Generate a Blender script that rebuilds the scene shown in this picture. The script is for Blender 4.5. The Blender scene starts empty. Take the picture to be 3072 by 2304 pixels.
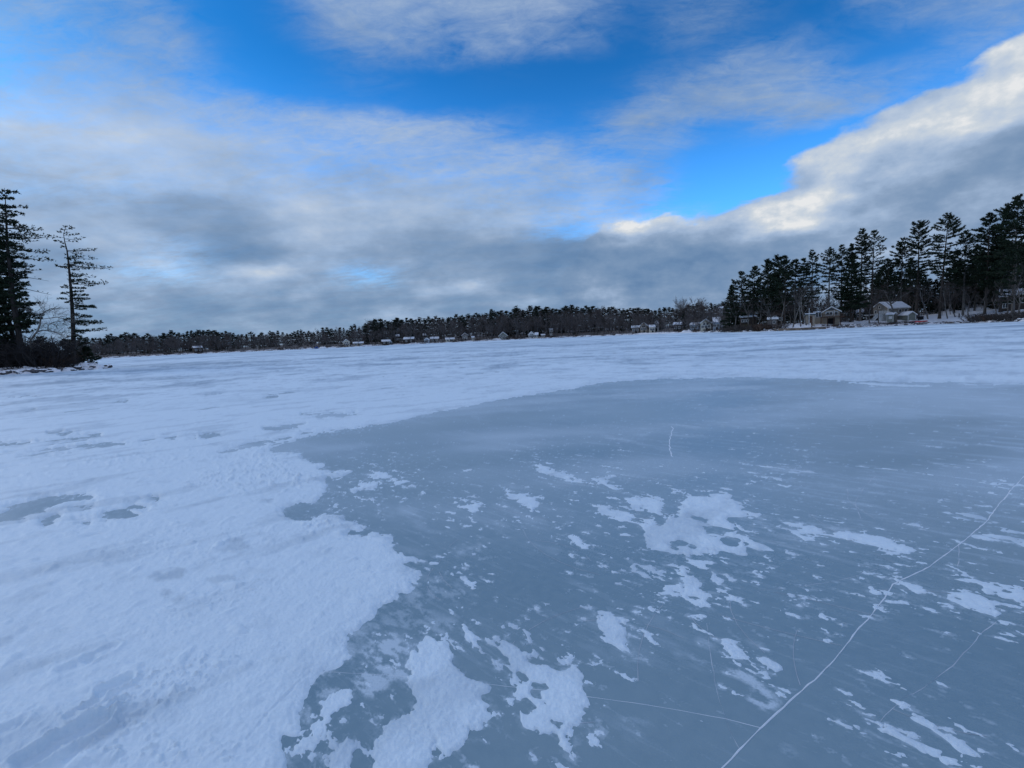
import bpy, math, random
import numpy as np
from mathutils import Matrix, Vector

# ------------------------------------------------------------------ scene and camera
scene = bpy.context.scene
COL = scene.collection
CAMH = 1.7
F = 1430.0                      # focal length in pixels of the 3072 px wide frame
PITCH = math.atan((1152 - 1012) / F)
ROLL = -math.radians(2.55)
cam_d = bpy.data.cameras.new('camera')
cam = bpy.data.objects.new('camera', cam_d)
COL.objects.link(cam)
cam_d.sensor_width = 36.0
cam_d.lens = 36.0 * F / 3072
cam_d.clip_start = 0.05
cam_d.clip_end = 8000
ROT = Matrix.Rotation(math.pi / 2 - PITCH, 3, 'X') @ Matrix.Rotation(ROLL, 3, 'Z')
cam.matrix_world = Matrix.Translation((0, 0, CAMH)) @ ROT.to_4x4()
scene.camera = cam
RM = np.array(ROT)


def ray(px, py):
    return RM @ np.array([(px - 1536) / F, -(py - 1152) / F, -1.0])


def ground(px, py, z=0.0):
    d = ray(px, py)
    t = (z - CAMH) / d[2]
    return d[0] * t, d[1] * t


def hor(px):
    return 1012 - 0.0445 * (px - 1536)


def azpx(px):
    d = ray(px, hor(px))
    return math.atan2(d[0], d[1])


def azel(px, py):
    d = ray(px, py)
    return math.degrees(math.atan2(d[0], d[1])), math.degrees(math.atan2(d[2], math.hypot(d[0], d[1])))


def at(az, R):
    return R * math.sin(az), R * math.cos(az)


def zat(px, py, R):
    d = ray(px, py)
    return CAMH + R * d[2] / math.hypot(d[0], d[1])


# ------------------------------------------------------------------ noise
_rs = np.random.RandomState(11)
_PERM = np.concatenate([_rs.permutation(1024)] * 2).astype(np.int32)
_ang = _rs.rand(1024) * 2 * np.pi
_GX = np.cos(_ang).astype(np.float32)
_GY = np.sin(_ang).astype(np.float32)


def pn(x, y, seed=0):
    x = x + seed * 17.37
    y = y - seed * 9.73
    xi = np.floor(x).astype(np.int32)
    yi = np.floor(y).astype(np.int32)
    xf = (x - xi).astype(np.float32)
    yf = (y - yi).astype(np.float32)
    xi &= 1023
    yi &= 1023
    u = xf * xf * xf * (xf * (xf * 6 - 15) + 10)
    v = yf * yf * yf * (yf * (yf * 6 - 15) + 10)

    def g(a, b, fx, fy):
        h = _PERM[_PERM[a & 1023] + (b & 1023)]
        return _GX[h] * fx + _GY[h] * fy
    n00 = g(xi, yi, xf, yf)
    n10 = g(xi + 1, yi, xf - 1, yf)
    n01 = g(xi, yi + 1, xf, yf - 1)
    n11 = g(xi + 1, yi + 1, xf - 1, yf - 1)
    a = n00 + u * (n10 - n00)
    b = n01 + u * (n11 - n01)
    return (a + v * (b - a)) * 1.5


def fbm(x, y, oct=4, seed=0, gain=0.5):
    s = 0
    a = 1.0
    f = 1.0
    for k in range(oct):
        s = s + a * pn(x * f, y * f, seed + k * 3)
        a *= gain
        f *= 2.03
    return s


def sm(e0, e1, x):
    t = np.clip((x - e0) / (e1 - e0), 0, 1)
    return t * t * (3 - 2 * t)


def sdf(poly, PX, PY, pad=60):
    """signed distance in pixels, positive inside; -1e6 far away"""
    P = np.array(poly, dtype=np.float32)
    out = np.full(PX.shape, -1e6, dtype=np.float32)
    m = (PX > P[:, 0].min() - pad) & (PX < P[:, 0].max() + pad) & (PY > P[:, 1].min() - pad) & (PY < P[:, 1].max() + pad)
    x = PX[m]
    y = PY[m]
    if x.size == 0:
        return out
    d2 = np.full(x.shape, 1e12, dtype=np.float32)
    ins = np.zeros(x.shape, dtype=bool)
    n = len(P)
    for i in range(n):
        ax, ay = P[i]
        bx, by = P[(i + 1) % n]
        ex, ey = bx - ax, by - ay
        l2 = ex * ex + ey * ey + 1e-9
        t = np.clip(((x - ax) * ex + (y - ay) * ey) / l2, 0, 1)
        qx = x - ax - t * ex
        qy = y - ay - t * ey
        d2 = np.minimum(d2, qx * qx + qy * qy)
        if ay != by:
            c = ((ay > y) != (by > y)) & (x < (bx - ax) * (y - ay) / (by - ay) + ax)
            ins ^= c
    d = np.sqrt(d2)
    out[m] = np.where(ins, d, -d)
    return out


# ------------------------------------------------------------------ node helpers
def new_mat(name):
    m = bpy.data.materials.new(name)
    m.use_nodes = True
    nt = m.node_tree
    return m, nt, nt.nodes['Principled BSDF']


class G:
    def __init__(self, nt):
        self.nt = nt

    def n(self, typ, **kw):
        nd = self.nt.nodes.new(typ)
        for k, v in kw.items():
            setattr(nd, k, v)
        return nd

    def put(self, sock, v):
        if isinstance(v, bpy.types.NodeSocket):
            self.nt.links.new(v, sock)
        elif v is not None:
            sock.default_value = v

    def m(self, op, a, b=None, c=None, clamp=False):
        nd = self.n('ShaderNodeMath', operation=op, use_clamp=clamp)
        for i, v in enumerate((a, b, c)):
            if v is not None:
                self.put(nd.inputs[i], v)
        return nd.outputs[0]

    def mr(self, v, a, b, c=0.0, d=1.0, smooth=True):
        nd = self.n('ShaderNodeMapRange', interpolation_type='SMOOTHSTEP' if smooth else 'LINEAR')
        self.put(nd.inputs['Value'], v)
        for k, q in (('From Min', a), ('From Max', b), ('To Min', c), ('To Max', d)):
            self.put(nd.inputs[k], q)
        return nd.outputs[0]

    def noise(self, vec, scale, detail=3, rough=0.5, color=False, dist=0.0):
        nd = self.n('ShaderNodeTexNoise')
        self.put(nd.inputs['Vector'], vec)
        nd.inputs['Scale'].default_value = scale
        nd.inputs['Detail'].default_value = detail
        nd.inputs['Roughness'].default_value = rough
        nd.inputs['Distortion'].default_value = dist
        return nd.outputs['Color' if color else 'Fac']

    def mix(self, f, a, b, blend='MIX'):
        nd = self.n('ShaderNodeMix', data_type='RGBA', blend_type=blend)
        self.put(nd.inputs[0], f)
        self.put(nd.inputs[6], a)
        self.put(nd.inputs[7], b)
        return nd.outputs[2]

    def attr(self, name):
        return self.n('ShaderNodeAttribute', attribute_name=name).outputs['Fac']

    def pos(self):
        return self.n('ShaderNodeNewGeometry').outputs['Position']

    def scalev(self, v, s):
        nd = self.n('ShaderNodeMapping')
        self.put(nd.inputs['Vector'], v)
        nd.inputs['Scale'].default_value = s
        return nd.outputs[0]

    def comb(self, x, y, z):
        nd = self.n('ShaderNodeCombineXYZ')
        for i, v in enumerate((x, y, z)):
            self.put(nd.inputs[i], v)
        return nd.outputs[0]

    def bump(self, h, strength, dist):
        nd = self.n('ShaderNodeBump')
        self.put(nd.inputs['Height'], h)
        nd.inputs['Strength'].default_value = strength
        nd.inputs['Distance'].default_value = dist
        return nd.outputs[0]


def rgb(r, g, b):
    return (r, g, b, 1.0)


def simple_mat(name, ca, cb, scale=3.0, rough=0.85, stretch=(1, 1, 1), bump=0.0, detail=4, spec=0.2):
    """two tone noise material in object space"""
    m, nt, p = new_mat(name)
    g = G(nt)
    tc = g.n('ShaderNodeTexCoord').outputs['Object']
    v = g.scalev(tc, stretch)
    f = g.noise(v, scale, detail, 0.6)
    f2 = g.mr(f, 0.35, 0.65)
    g.put(p.inputs['Base Color'], g.mix(f2, rgb(*ca), rgb(*cb)))
    p.inputs['Roughness'].default_value = rough
    p.inputs['Specular IOR Level'].default_value = spec
    if bump:
        g.put(p.inputs['Normal'], g.bump(f, 0.6, bump))
    return m


M = {}
M['bark'] = simple_mat('pine_bark', (0.045, 0.036, 0.030), (0.085, 0.070, 0.058), 2.0, 0.95, (3, 3, 0.6))
M['bark_dark'] = simple_mat('dark_pine_bark', (0.022, 0.019, 0.018), (0.05, 0.043, 0.038), 2.0, 0.95, (3, 3, 0.6))
M['bark_grey'] = simple_mat('grey_bark', (0.10, 0.092, 0.082), (0.19, 0.175, 0.155), 1.5, 0.95, (2, 2, 0.5))
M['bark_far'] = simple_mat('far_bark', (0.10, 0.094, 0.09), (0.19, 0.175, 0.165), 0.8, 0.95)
M['twig'] = simple_mat('bare_twigs', (0.055, 0.047, 0.043), (0.10, 0.088, 0.08), 1.0, 0.95)
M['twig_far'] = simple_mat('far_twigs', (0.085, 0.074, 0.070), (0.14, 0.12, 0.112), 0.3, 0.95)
M['brush'] = simple_mat('brown_brush', (0.05, 0.032, 0.025), (0.11, 0.07, 0.05), 1.5, 0.95)
M['brush_dark'] = simple_mat('dark_brush', (0.018, 0.017, 0.017), (0.042, 0.037, 0.036), 1.5, 0.95)
M['needle'] = simple_mat('pine_needles', (0.014, 0.026, 0.016), (0.034, 0.052, 0.028), 0.6, 0.8)
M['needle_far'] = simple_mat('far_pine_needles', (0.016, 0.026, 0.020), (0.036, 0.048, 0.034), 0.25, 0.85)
M['needle_brown'] = simple_mat('sparse_pine_needles', (0.040, 0.036, 0.026), (0.07, 0.062, 0.042), 0.8, 0.85)
M['rock'] = simple_mat('shore_rock', (0.05, 0.05, 0.055), (0.14, 0.13, 0.13), 2.5, 0.9, bump=0.03)
M['capsnow'] = simple_mat('rock_snow', (0.76, 0.78, 0.80), (0.84, 0.85, 0.86), 4.0, 0.7)
M['roofsnow'] = simple_mat('roof_snow', (0.74, 0.77, 0.80), (0.85, 0.86, 0.88), 0.5, 0.7)
M['white'] = simple_mat('white_paint', (0.62, 0.62, 0.60), (0.74, 0.74, 0.72), 2.0, 0.6)
M['glass'] = simple_mat('window_glass', (0.02, 0.022, 0.026), (0.04, 0.044, 0.05), 0.8, 0.12, spec=0.6)
M['dark'] = simple_mat('dark_opening', (0.010, 0.010, 0.012), (0.02, 0.02, 0.022), 1.0, 0.9)
M['tan'] = simple_mat('tan_siding', (0.30, 0.25, 0.19), (0.38, 0.32, 0.25), 1.5, 0.8, (1, 1, 6))
M['cream'] = simple_mat('cream_siding', (0.50, 0.46, 0.36), (0.60, 0.56, 0.46), 1.5, 0.8, (1, 1, 6))
M['taupe'] = simple_mat('taupe_siding', (0.21, 0.19, 0.165), (0.27, 0.245, 0.21), 1.2, 0.8, (1, 1, 6))
M['sage'] = simple_mat('sage_siding', (0.20, 0.22, 0.19), (0.27, 0.28, 0.24), 1.2, 0.8, (6, 6, 1))
M['bluegrey'] = simple_mat('blue_grey_siding', (0.30, 0.37, 0.44), (0.38, 0.45, 0.52), 1.2, 0.8, (1, 1, 6))
M['teal'] = simple_mat('dark_teal_paint', (0.03, 0.055, 0.06), (0.045, 0.075, 0.08), 1.2, 0.7)
M['brown'] = simple_mat('brown_wood', (0.055, 0.032, 0.022), (0.11, 0.065, 0.045), 1.2, 0.85, (1, 1, 5))
M['darkhouse'] = simple_mat('dark_brown_siding', (0.045, 0.035, 0.03), (0.08, 0.06, 0.05), 1.2, 0.85, (1, 1, 6))
M['yellow'] = simple_mat('mustard_paint', (0.12, 0.10, 0.03), (0.18, 0.15, 0.05), 1.5, 0.8)
M['stone'] = simple_mat('stone_masonry', (0.12, 0.105, 0.095), (0.24, 0.21, 0.19), 1.8, 0.9, bump=0.05)
M['red'] = simple_mat('red_plastic', (0.42, 0.03, 0.035), (0.55, 0.06, 0.06), 1.5, 0.4, spec=0.4)
M['navy'] = simple_mat('navy_fabric', (0.02, 0.03, 0.06), (0.035, 0.05, 0.10), 1.5, 0.6)
M['blue'] = simple_mat('blue_canvas', (0.035, 0.075, 0.22), (0.06, 0.11, 0.30), 1.5, 0.6)
M['silver'] = simple_mat('grey_aluminium', (0.40, 0.42, 0.45), (0.52, 0.54, 0.57), 2.0, 0.4, spec=0.5)


# ------------------------------------------------------------------ object helpers
def tag(o, label=None, cat=None, group=None, kind=None):
    if label:
        o['label'] = label
    if cat:
        o['category'] = cat
    if group:
        o['group'] = group
    if kind:
        o['kind'] = kind
    return o


def link(o, parent=None):
    COL.objects.link(o)
    if parent is not None:
        o.parent = parent
    return o


def np_mesh(name, V, Fc, mats, attrs=None, smooth=False, midx=None):
    me = bpy.data.meshes.new(name)
    V = np.asarray(V, dtype=np.float32)
    Fc = np.asarray(Fc, dtype=np.int32)
    n, k = Fc.shape
    me.vertices.add(len(V))
    me.vertices.foreach_set('co', V.ravel())
    me.loops.add(n * k)
    me.loops.foreach_set('vertex_index', Fc.ravel())
    me.polygons.add(n)
    me.polygons.foreach_set('loop_start', np.arange(0, n * k, k, dtype=np.int32))
    try:
        me.polygons.foreach_set('loop_total', np.full(n, k, dtype=np.int32))
    except Exception:
        pass
    if smooth:
        me.polygons.foreach_set('use_smooth', np.ones(n, dtype=bool))
    for mm in (mats if isinstance(mats, (list, tuple)) else [mats]):
        me.materials.append(mm)
    if midx is not None:
        me.polygons.foreach_set('material_index', np.asarray(midx, dtype=np.int32))
    for an, av in (attrs or {}).items():
        a = me.attributes.new(an, 'FLOAT', 'POINT')
        a.data.foreach_set('value', np.asarray(av, dtype=np.float32))
    me.update(calc_edges=True)
    return me


class MB:
    """collects boxes, prisms and tubes, links them as ONE mesh object"""

    def __init__(self):
        self.v = []
        self.f = []

    def add(self, v, f):
        o = len(self.v)
        self.v += [tuple(p) for p in v]
        self.f += [tuple(i + o for i in q) for q in f]
        return self

    def box(self, x0, x1, y0, y1, z0, z1):
        v = [(x, y, z) for z in (z0, z1) for y in (y0, y1) for x in (x0, x1)]
        return self.add(v, [(0, 2, 3, 1), (4, 5, 7, 6), (0, 1, 5, 4), (2, 6, 7, 3), (0, 4, 6, 2), (1, 3, 7, 5)])

    def prism(self, poly, axis, a, b):
        """polygon in the plane across axis, pushed from a to b"""
        n = len(poly)

        def p3(u, w, t):
            return {'x': (t, u, w), 'y': (u, t, w), 'z': (u, w, t)}[axis]
        v = [p3(u, w, a) for u, w in poly] + [p3(u, w, b) for u, w in poly]
        f = [tuple(range(n))[::-1], tuple(range(n, 2 * n))]
        f += [(i, (i + 1) % n, n + (i + 1) % n, n + i) for i in range(n)]
        return self.add(v, f)

    def tube(self, pts, rads, sides=4):
        n = len(pts)
        vs = []
        for i in range(n):
            a = Vector(pts[max(i - 1, 0)])
            b = Vector(pts[min(i + 1, n - 1)])
            d = (b - a)
            d = d.normalized() if d.length > 1e-9 else Vector((0, 0, 1))
            u = d.cross(Vector((0.31, 0.17, 0.0)) if abs(d.z) > 0.8 else Vector((0, 0, 1))).normalized()
            w = d.cross(u)
            for k in range(sides):
                t = 2 * math.pi * k / sides
                vs.append(Vector(pts[i]) + (u * math.cos(t) + w * math.sin(t)) * rads[i])
        f = []
        for i in range(n - 1):
            for k in range(sides):
                a = i * sides + k
                b = i * sides + (k + 1) % sides
                f.append((a, b, b + sides, a + sides))
        f.append(tuple(range((n - 1) * sides, n * sides)))
        return self.add(vs, f)

    def mesh(self, name, mat, smooth=False):
        me = bpy.data.meshes.new(name)
        me.from_pydata(self.v, [], self.f)
        me.materials.append(mat)
        if smooth:
            me.polygons.foreach_set('use_smooth', [True] * len(me.polygons))
        me.update()
        return me

    def build(self, name, mat, parent=None, smooth=False):
        return link(bpy.data.objects.new(name, self.mesh(name, mat, smooth)), parent)


def empty(name, loc, rz, label, cat, group=None):
    o = bpy.data.objects.new(name, None)
    o.empty_display_size = 0.3
    link(o)
    o.location = loc
    o.rotation_euler = (0, 0, rz)
    return tag(o, label, cat, group)


def copy_tree(o, parent=None):
    c = o.copy()
    link(c, parent)
    for ch in list(o.children):
        copy_tree(ch, c)
    return c
# ------------------------------------------------------------------ sky
# cloud cover, cloud brightness and heaped-cloud potential on an azimuth / elevation grid,
# carried by colour ramps (one per elevation) and broken up by noise in the world shader
ELS = [0, 1.5, 3, 4.5, 6, 8, 10, 12, 14, 16, 18, 20, 22.5, 25, 27.5, 30, 33, 36, 40, 45, 55]
AZ0, AZ1, NAZ = -54.0, 54.0, 32
azg = np.linspace(AZ0, AZ1, NAZ)
GA, GE = np.meshgrid(azg, np.array(ELS, dtype=float))
# pixel of every grid direction (for reading the traced cloud outlines)
_dx = np.sin(np.radians(GA)) * np.cos(np.radians(GE))
_dy = np.cos(np.radians(GA)) * np.cos(np.radians(GE))
_dz = np.sin(np.radians(GE))
_c = np.stack([_dx, _dy, _dz], -1) @ RM
OX = (1536 + F * _c[..., 0] / -_c[..., 2]) / 1.3888
OY = (1152 - F * _c[..., 1] / -_c[..., 2]) / 1.3888
cov = np.zeros(GA.shape)
bri = np.full(GA.shape, 0.62)
heap = np.zeros(GA.shape)


def soft(arr, poly, val, blur, mode='mix'):
    s = sdf(poly, OX.astype(np.float32), OY.astype(np.float32), 5000)
    w = sm(-blur, blur, s)
    arr[...] = arr * (1 - w) + val * w


L_ = -900
R_ = 3100
soft(cov, [(L_, -300), (300, -300), (330, 0), (400, 80), (430, 200), (200, 260), (L_, 260)], 0.55, 60)
soft(cov, [(L_, 80), (120, 90), (190, 160), (90, 200), (L_, 170)], 0.38, 45)
soft(cov, [(620, 0), (700, -200), (1250, -250), (1330, 10), (1250, 80), (1080, 115), (960, 85), (780, 130), (700, 90)], 0.60, 60)
soft(cov, [(1300, 240), (1420, 185), (1560, 140), (1640, 90), (1720, 140), (1770, 210), (1600, 230), (1500, 270), (1420, 320), (1310, 275)], 0.74, 36)
soft(cov, [(1440, -60), (1580, -60), (1620, 50), (1440, 95)], 0.42, 45)
soft(cov, [(1650, 245), (1800, 205), (1800, 250), (1660, 275)], 0.75, 25)
soft(cov, [(2030, 85), (2150, 35), (2170, 70), (2050, 112)], 0.8, 25)
soft(cov, [(1780, -60), (R_, -60), (R_, 40), (1900, 45)], 0.5, 45)
soft(cov, [(1850, 215), (1960, 130), (1985, 165), (1890, 225)], 0.72, 25)
soft(cov, [(L_, 190), (200, 200), (400, 225), (560, 245), (800, 262), (1000, 290), (1150, 320), (1380, 350), (1410, 420), (1300, 470), (1100, 500), (L_, 500)], 0.93, 60)
soft(cov, [(520, 235), (820, 255), (1000, 285), (1150, 315), (1390, 345), (1420, 420), (1250, 430), (900, 400), (650, 380), (560, 310)], 0.68, 40)
soft(cov, [(L_, 170), (380, 190), (420, 260), (L_, 260)], 0.74, 40)
soft(cov, [(L_, 440), (900, 430), (1300, 480), (1500, 480), (R_, 480), (R_, 1100), (L_, 1100)], 0.99, 35)
soft(cov, [(290, 548), (420, 543), (460, 560), (400, 575), (300, 572)], 0.62, 20)
soft(cov, [(780, 580), (850, 575), (845, 606), (795, 603)], 0.68, 16)
soft(cov, [(1180, 485), (1260, 478), (1260, 505), (1190, 508)], 0.45, 18)
soft(cov, [(840, 335), (920, 340), (920, 370), (830, 365)], 0.6, 25)
EDGE = [(R_, -320), (2212, 68), (2050, 165), (1950, 215), (1850, 275), (1750, 305), (1692, 332), (1720, 358), (1745, 378), (1700, 408), (1640, 420), (1580, 432), (1530, 455), (1480, 468), (1400, 462), (1300, 482), (1255, 505)]
soft(heap, EDGE + [(1200, 600), (1200, 800), (R_, 800)], 1.0, 45)
# brightness of the cloud
soft(bri, [(L_, 180), (900, 240), (1300, 330), (1350, 420), (800, 400), (L_, 400)], 0.75, 60)
soft(bri, [(L_, 390), (500, 400), (1000, 440), (1250, 470), (1200, 540), (L_, 540)], 0.68, 50)
soft(bri, [(850, 360), (1250, 350), (1300, 440), (1000, 450)], 0.66, 40)
soft(bri, [(250, 430), (500, 430), (620, 500), (300, 520)], 0.52, 35)
soft(bri, [(L_, 560), (R_, 560), (R_, 1000), (L_, 1000)], 0.58, 40)
soft(bri, [(850, 530), (1250, 500), (1700, 520), (2000, 560), (1750, 640), (1200, 640)], 0.34, 40)
soft(bri, [(470, 530), (590, 530), (590, 580), (480, 575)], 0.36, 20)
soft(bri, [(560, 575), (615, 560), (625, 595), (570, 600)], 0.85, 16)
soft(bri, [(860, 592), (1000, 596), (1010, 628), (880, 634)], 0.72, 18)
soft(bri, [(840, 505), (1000, 505), (980, 550), (850, 560)], 0.55, 25)
soft(bri, [(R_, -330), (2212, 65), (2050, 160), (1850, 270), (1690, 325), (1740, 388), (1860, 380), (2000, 332), (2230, 245), (R_, -40)], 0.92, 36)
soft(bri, [(1800, 400), (1990, 350), (2230, 268), (R_, 0), (R_, 300), (2212, 370), (2000, 400), (1880, 412)], 0.45, 26)
soft(bri, [(1640, 430), (1780, 410), (1920, 420), (1850, 475), (1650, 500)], 0.98, 22)
soft(bri, [(1280, 478), (1400, 462), (1530, 452), (1600, 440), (1600, 490), (1420, 512), (1290, 512)], 0.90, 22)
soft(bri, [(1900, 460), (2212, 390), (R_, 360), (R_, 600), (1800, 580), (1750, 520)], 0.52, 45)
soft(bri, [(620, -100), (1300, -100), (1250, 80), (780, 120)], 0.72, 60)
soft(bri, [(L_, 585), (330, 585), (420, 605), (300, 630), (L_, 625)], 0.66, 22)
soft(bri, [(640, 560), (770, 545), (820, 590), (700, 625)], 0.64, 25)
soft(bri, [(1060, 440), (1250, 432), (1270, 470), (1080, 478)], 0.74, 22)
soft(bri, [(L_, 640), (R_, 640), (R_, 1000), (L_, 1000)], 0.50, 35)

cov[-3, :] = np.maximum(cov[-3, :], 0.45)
cov[-2:, :] = 0.62  # overhead cloud, out of view, added to light the snow and ice
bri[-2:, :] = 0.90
world = bpy.data.worlds.new('World')
scene.world = world
world.use_nodes = True
wt = world.node_tree
wt.nodes.clear()
g = G(wt)
SUN_EL, SUN_AZ = math.radians(24), math.radians(-62)      # azimuth from +Y, clockwise
dirv = g.n('ShaderNodeTexCoord').outputs['Generated']
sep = g.n('ShaderNodeSeparateXYZ')
g.put(sep.inputs[0], dirv)
dx, dy, dz = sep.outputs
az = g.m('MULTIPLY', g.m('ARCTAN2', dx, dy), 180 / math.pi)
el = g.m('MULTIPLY', g.m('ARCSINE', dz), 180 / math.pi)
# plane of the cloud layer: foreshortened towards the horizon
den = g.m('ADD', g.m('MAXIMUM', dz, 0.0), 0.20)
cp = g.comb(g.m('DIVIDE', dx, den), g.m('DIVIDE', dy, den), 0.0)
nw = g.noise(cp, 1.3, 5, 0.55, color=True)
sw = g.n('ShaderNodeSeparateColor')
g.put(sw.inputs[0], nw)
nf = g.noise(cp, 5.0, 5, 0.6, color=True)
sf = g.n('ShaderNodeSeparateColor')
g.put(sf.inputs[0], nf)
warp_k = g.mr(el, 0, 25, 0.45, 1.0, False)


def warp(base, a, b, ka, kb):
    s = g.m('ADD', g.m('MULTIPLY', g.m('SUBTRACT', a, 0.5), ka), g.m('MULTIPLY', g.m('SUBTRACT', b, 0.5), kb))
    return g.m('ADD', base, g.m('MULTIPLY', s, warp_k))


azw = warp(az, sw.outputs[0], sf.outputs[0], 7.0, 3.5)
elw = warp(el, sw.outputs[1], sf.outputs[1], 4.5, 2.2)
u = g.mr(azw, AZ0, AZ1, 0.0, 1.0, False)
prev = None
for i, e in enumerate(ELS):
    rp = g.n('ShaderNodeValToRGB')
    rp.color_ramp.interpolation = 'B_SPLINE'
    els = rp.color_ramp.elements
    while len(els) < NAZ:
        els.new(0.5)
    for k in range(NAZ):
        els[k].position = k / (NAZ - 1)
    for k in range(NAZ):
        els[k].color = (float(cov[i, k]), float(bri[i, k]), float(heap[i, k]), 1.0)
    g.put(rp.inputs[0], u)
    if prev is None:
        prev = rp.outputs[0]
    else:
        t = g.mr(elw, ELS[i - 1], e)
        prev = g.mix(t, prev, rp.outputs[0])
sc_ = g.n('ShaderNodeSeparateColor')
g.put(sc_.inputs[0], prev)
c_cov, c_bri, c_heap = sc_.outputs
# veil with streaks and wisps
cs = g.scalev(cp, (1.6, 3.4, 1.0))
st = g.noise(cs, 2.5, 8, 0.66, dist=0.8)
wisp = g.m('MULTIPLY', g.m('SUBTRACT', st, 0.5), g.m('MULTIPLY', g.m('MULTIPLY', c_cov, g.m('SUBTRACT', 1.005, c_cov)), 5.0))
st2 = g.noise(g.scalev(cp, (2.4, 4.2, 1.0)), 6.0, 7, 0.68, dist=0.6)
wisp2 = g.m('MULTIPLY', g.m('SUBTRACT', st2, 0.5), g.m('MULTIPLY', g.m('MULTIPLY', c_cov, g.m('SUBTRACT', 1.0, c_cov)), 3.4))
veil = g.m('ADD', g.m('ADD', c_cov, wisp), wisp2, clamp=True)
veil = g.mr(veil, 0.0, 1.0, 0.0, 1.0, False)
# heaped clouds with billowed edges
bil = g.noise(g.scalev(dirv, (1, 1, 1.5)), 9.0, 7, 0.58)
bil2 = g.noise(g.scalev(dirv, (1, 1, 1.5)), 26.0, 4, 0.6)
hp = g.m('ADD', c_heap, g.m('ADD', g.m('MULTIPLY', g.m('SUBTRACT', bil, 0.5), 0.9), g.m('MULTIPLY', g.m('SUBTRACT', bil2, 0.5), 0.25)))
heapf = g.mr(hp, 0.36, 0.66)
opac = g.m('MAXIMUM', veil, heapf)
# relief: light comes from above the layer, soft rolls and streaks below
off = g.n('ShaderNodeVectorMath', operation='ADD')
g.put(off.inputs[0], g.scalev(dirv, (1, 1, 1.5)))
off.inputs[1].default_value = (-0.012, 0.0, 0.035)
bilo = g.noise(off.outputs[0], 9.0, 6, 0.56)
bils = g.noise(g.scalev(dirv, (1, 1, 1.5)), 9.0, 6, 0.56)
relief = g.m('MULTIPLY', g.m('SUBTRACT', bils, bilo), g.m('ADD', 0.10, g.m('MULTIPLY', heapf, 0.62)))
roll = g.noise(g.scalev(cp, (1.0, 1.7, 1.0)), 1.5, 5, 0.52)
rollk = g.mr(el, 0.0, 16.0, 0.36, 0.34, False)
b1 = g.m('ADD', c_bri, g.m('MULTIPLY', g.m('SUBTRACT', roll, 0.5), rollk))
puff = g.noise(g.scalev(dirv, (1, 1, 2.4)), 7.0, 6, 0.55)
b1 = g.m('ADD', b1, g.m('MULTIPLY', g.m('SUBTRACT', puff, 0.5), g.mr(el, 0.0, 24.0, 1.15, 0.18)))
grain = g.noise(g.scalev(dirv, (1, 1, 1.8)), 24.0, 7, 0.62)
b1 = g.m('ADD', b1, g.m('MULTIPLY', g.m('SUBTRACT', grain, 0.5), 0.13))
b1 = g.m('ADD', b1, relief)
b1 = g.m('ADD', b1, g.mr(g.m('ABSOLUTE', az), 62, 95, 0.0, 0.12), clamp=True)  # unseen clouds behind the camera, brightened as extra light for the ground
cr = g.n('ShaderNodeValToRGB')
e = cr.color_ramp.elements
e[0].position, e[0].color = 0.0, rgb(0.085, 0.17, 0.32)
e[1].position, e[1].color = 1.0, rgb(0.75, 0.765, 0.78)
for p_, c_ in ((0.25, (0.135, 0.235, 0.40)), (0.45, (0.190, 0.290, 0.450)), (0.56, (0.240, 0.340, 0.500)), (0.68, (0.315, 0.425, 0.60)), (0.82, (0.43, 0.525, 0.67)), (0.92, (0.56, 0.62, 0.69))):
    q = e.new(p_)
    q.color = rgb(*c_)
g.put(cr.inputs[0], b1)
sky = g.n('ShaderNodeTexSky', sky_type='NISHITA')
sky.sun_disc = False
sky.sun_elevation = SUN_EL
sky.sun_rotation = SUN_AZ
sky.air_density = 1.0
sky.dust_density = 0.3
sky.ozone_density = 3.0
STR = 0.1
tint = g.mix(g.mr(el, 8, 30), rgb(0.56, 1.62, 2.65), rgb(0.10, 0.73, 1.30))
tint = g.mix(g.mr(el, 36, 58), tint, rgb(0.08, 1.30, 2.85))  # zenith out of view, made bluer to tint the light on the snow
tint = g.mix(g.mr(az, -5, 45), tint, g.mix(1.0, tint, rgb(1.35, 1.28, 1.25), 'MULTIPLY'))
blue = g.mix(1.0, sky.outputs[0], tint, 'MULTIPLY')
cl10 = g.mix(1.0, cr.outputs[0], rgb(1 / STR, 1 / STR, 1 / STR), 'MULTIPLY')
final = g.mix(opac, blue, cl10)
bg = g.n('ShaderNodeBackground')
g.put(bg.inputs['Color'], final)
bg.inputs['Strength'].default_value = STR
wo = g.n('ShaderNodeOutputWorld')
wt.links.new(bg.outputs[0], wo.inputs['Surface'])

sun_d = bpy.data.lights.new('sun', 'SUN')
sun_d.energy = 0.5
sun_d.angle = math.radians(10)
sun_d.color = (1.0, 0.95, 0.88)
sun = link(bpy.data.objects.new('sun', sun_d))
sv = Vector((math.sin(SUN_AZ) * math.cos(SUN_EL), math.cos(SUN_AZ) * math.cos(SUN_EL), math.sin(SUN_EL)))
sun.rotation_euler = sv.to_track_quat('Z', 'Y').to_euler()

scene.view_settings.view_transform = 'Standard'
scene.view_settings.look = 'None'
scene.view_settings.gamma = 1.0
scene.view_settings.exposure = 0.08
scene.cycles.max_bounces = 6
scene.cycles.use_denoising = True
# ------------------------------------------------------------------ frozen lake: traced outlines, real snow thickness
def C(ox, oy, s, pts):
    return [(ox + x / s, oy + y / s) for x, y in pts]


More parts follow.
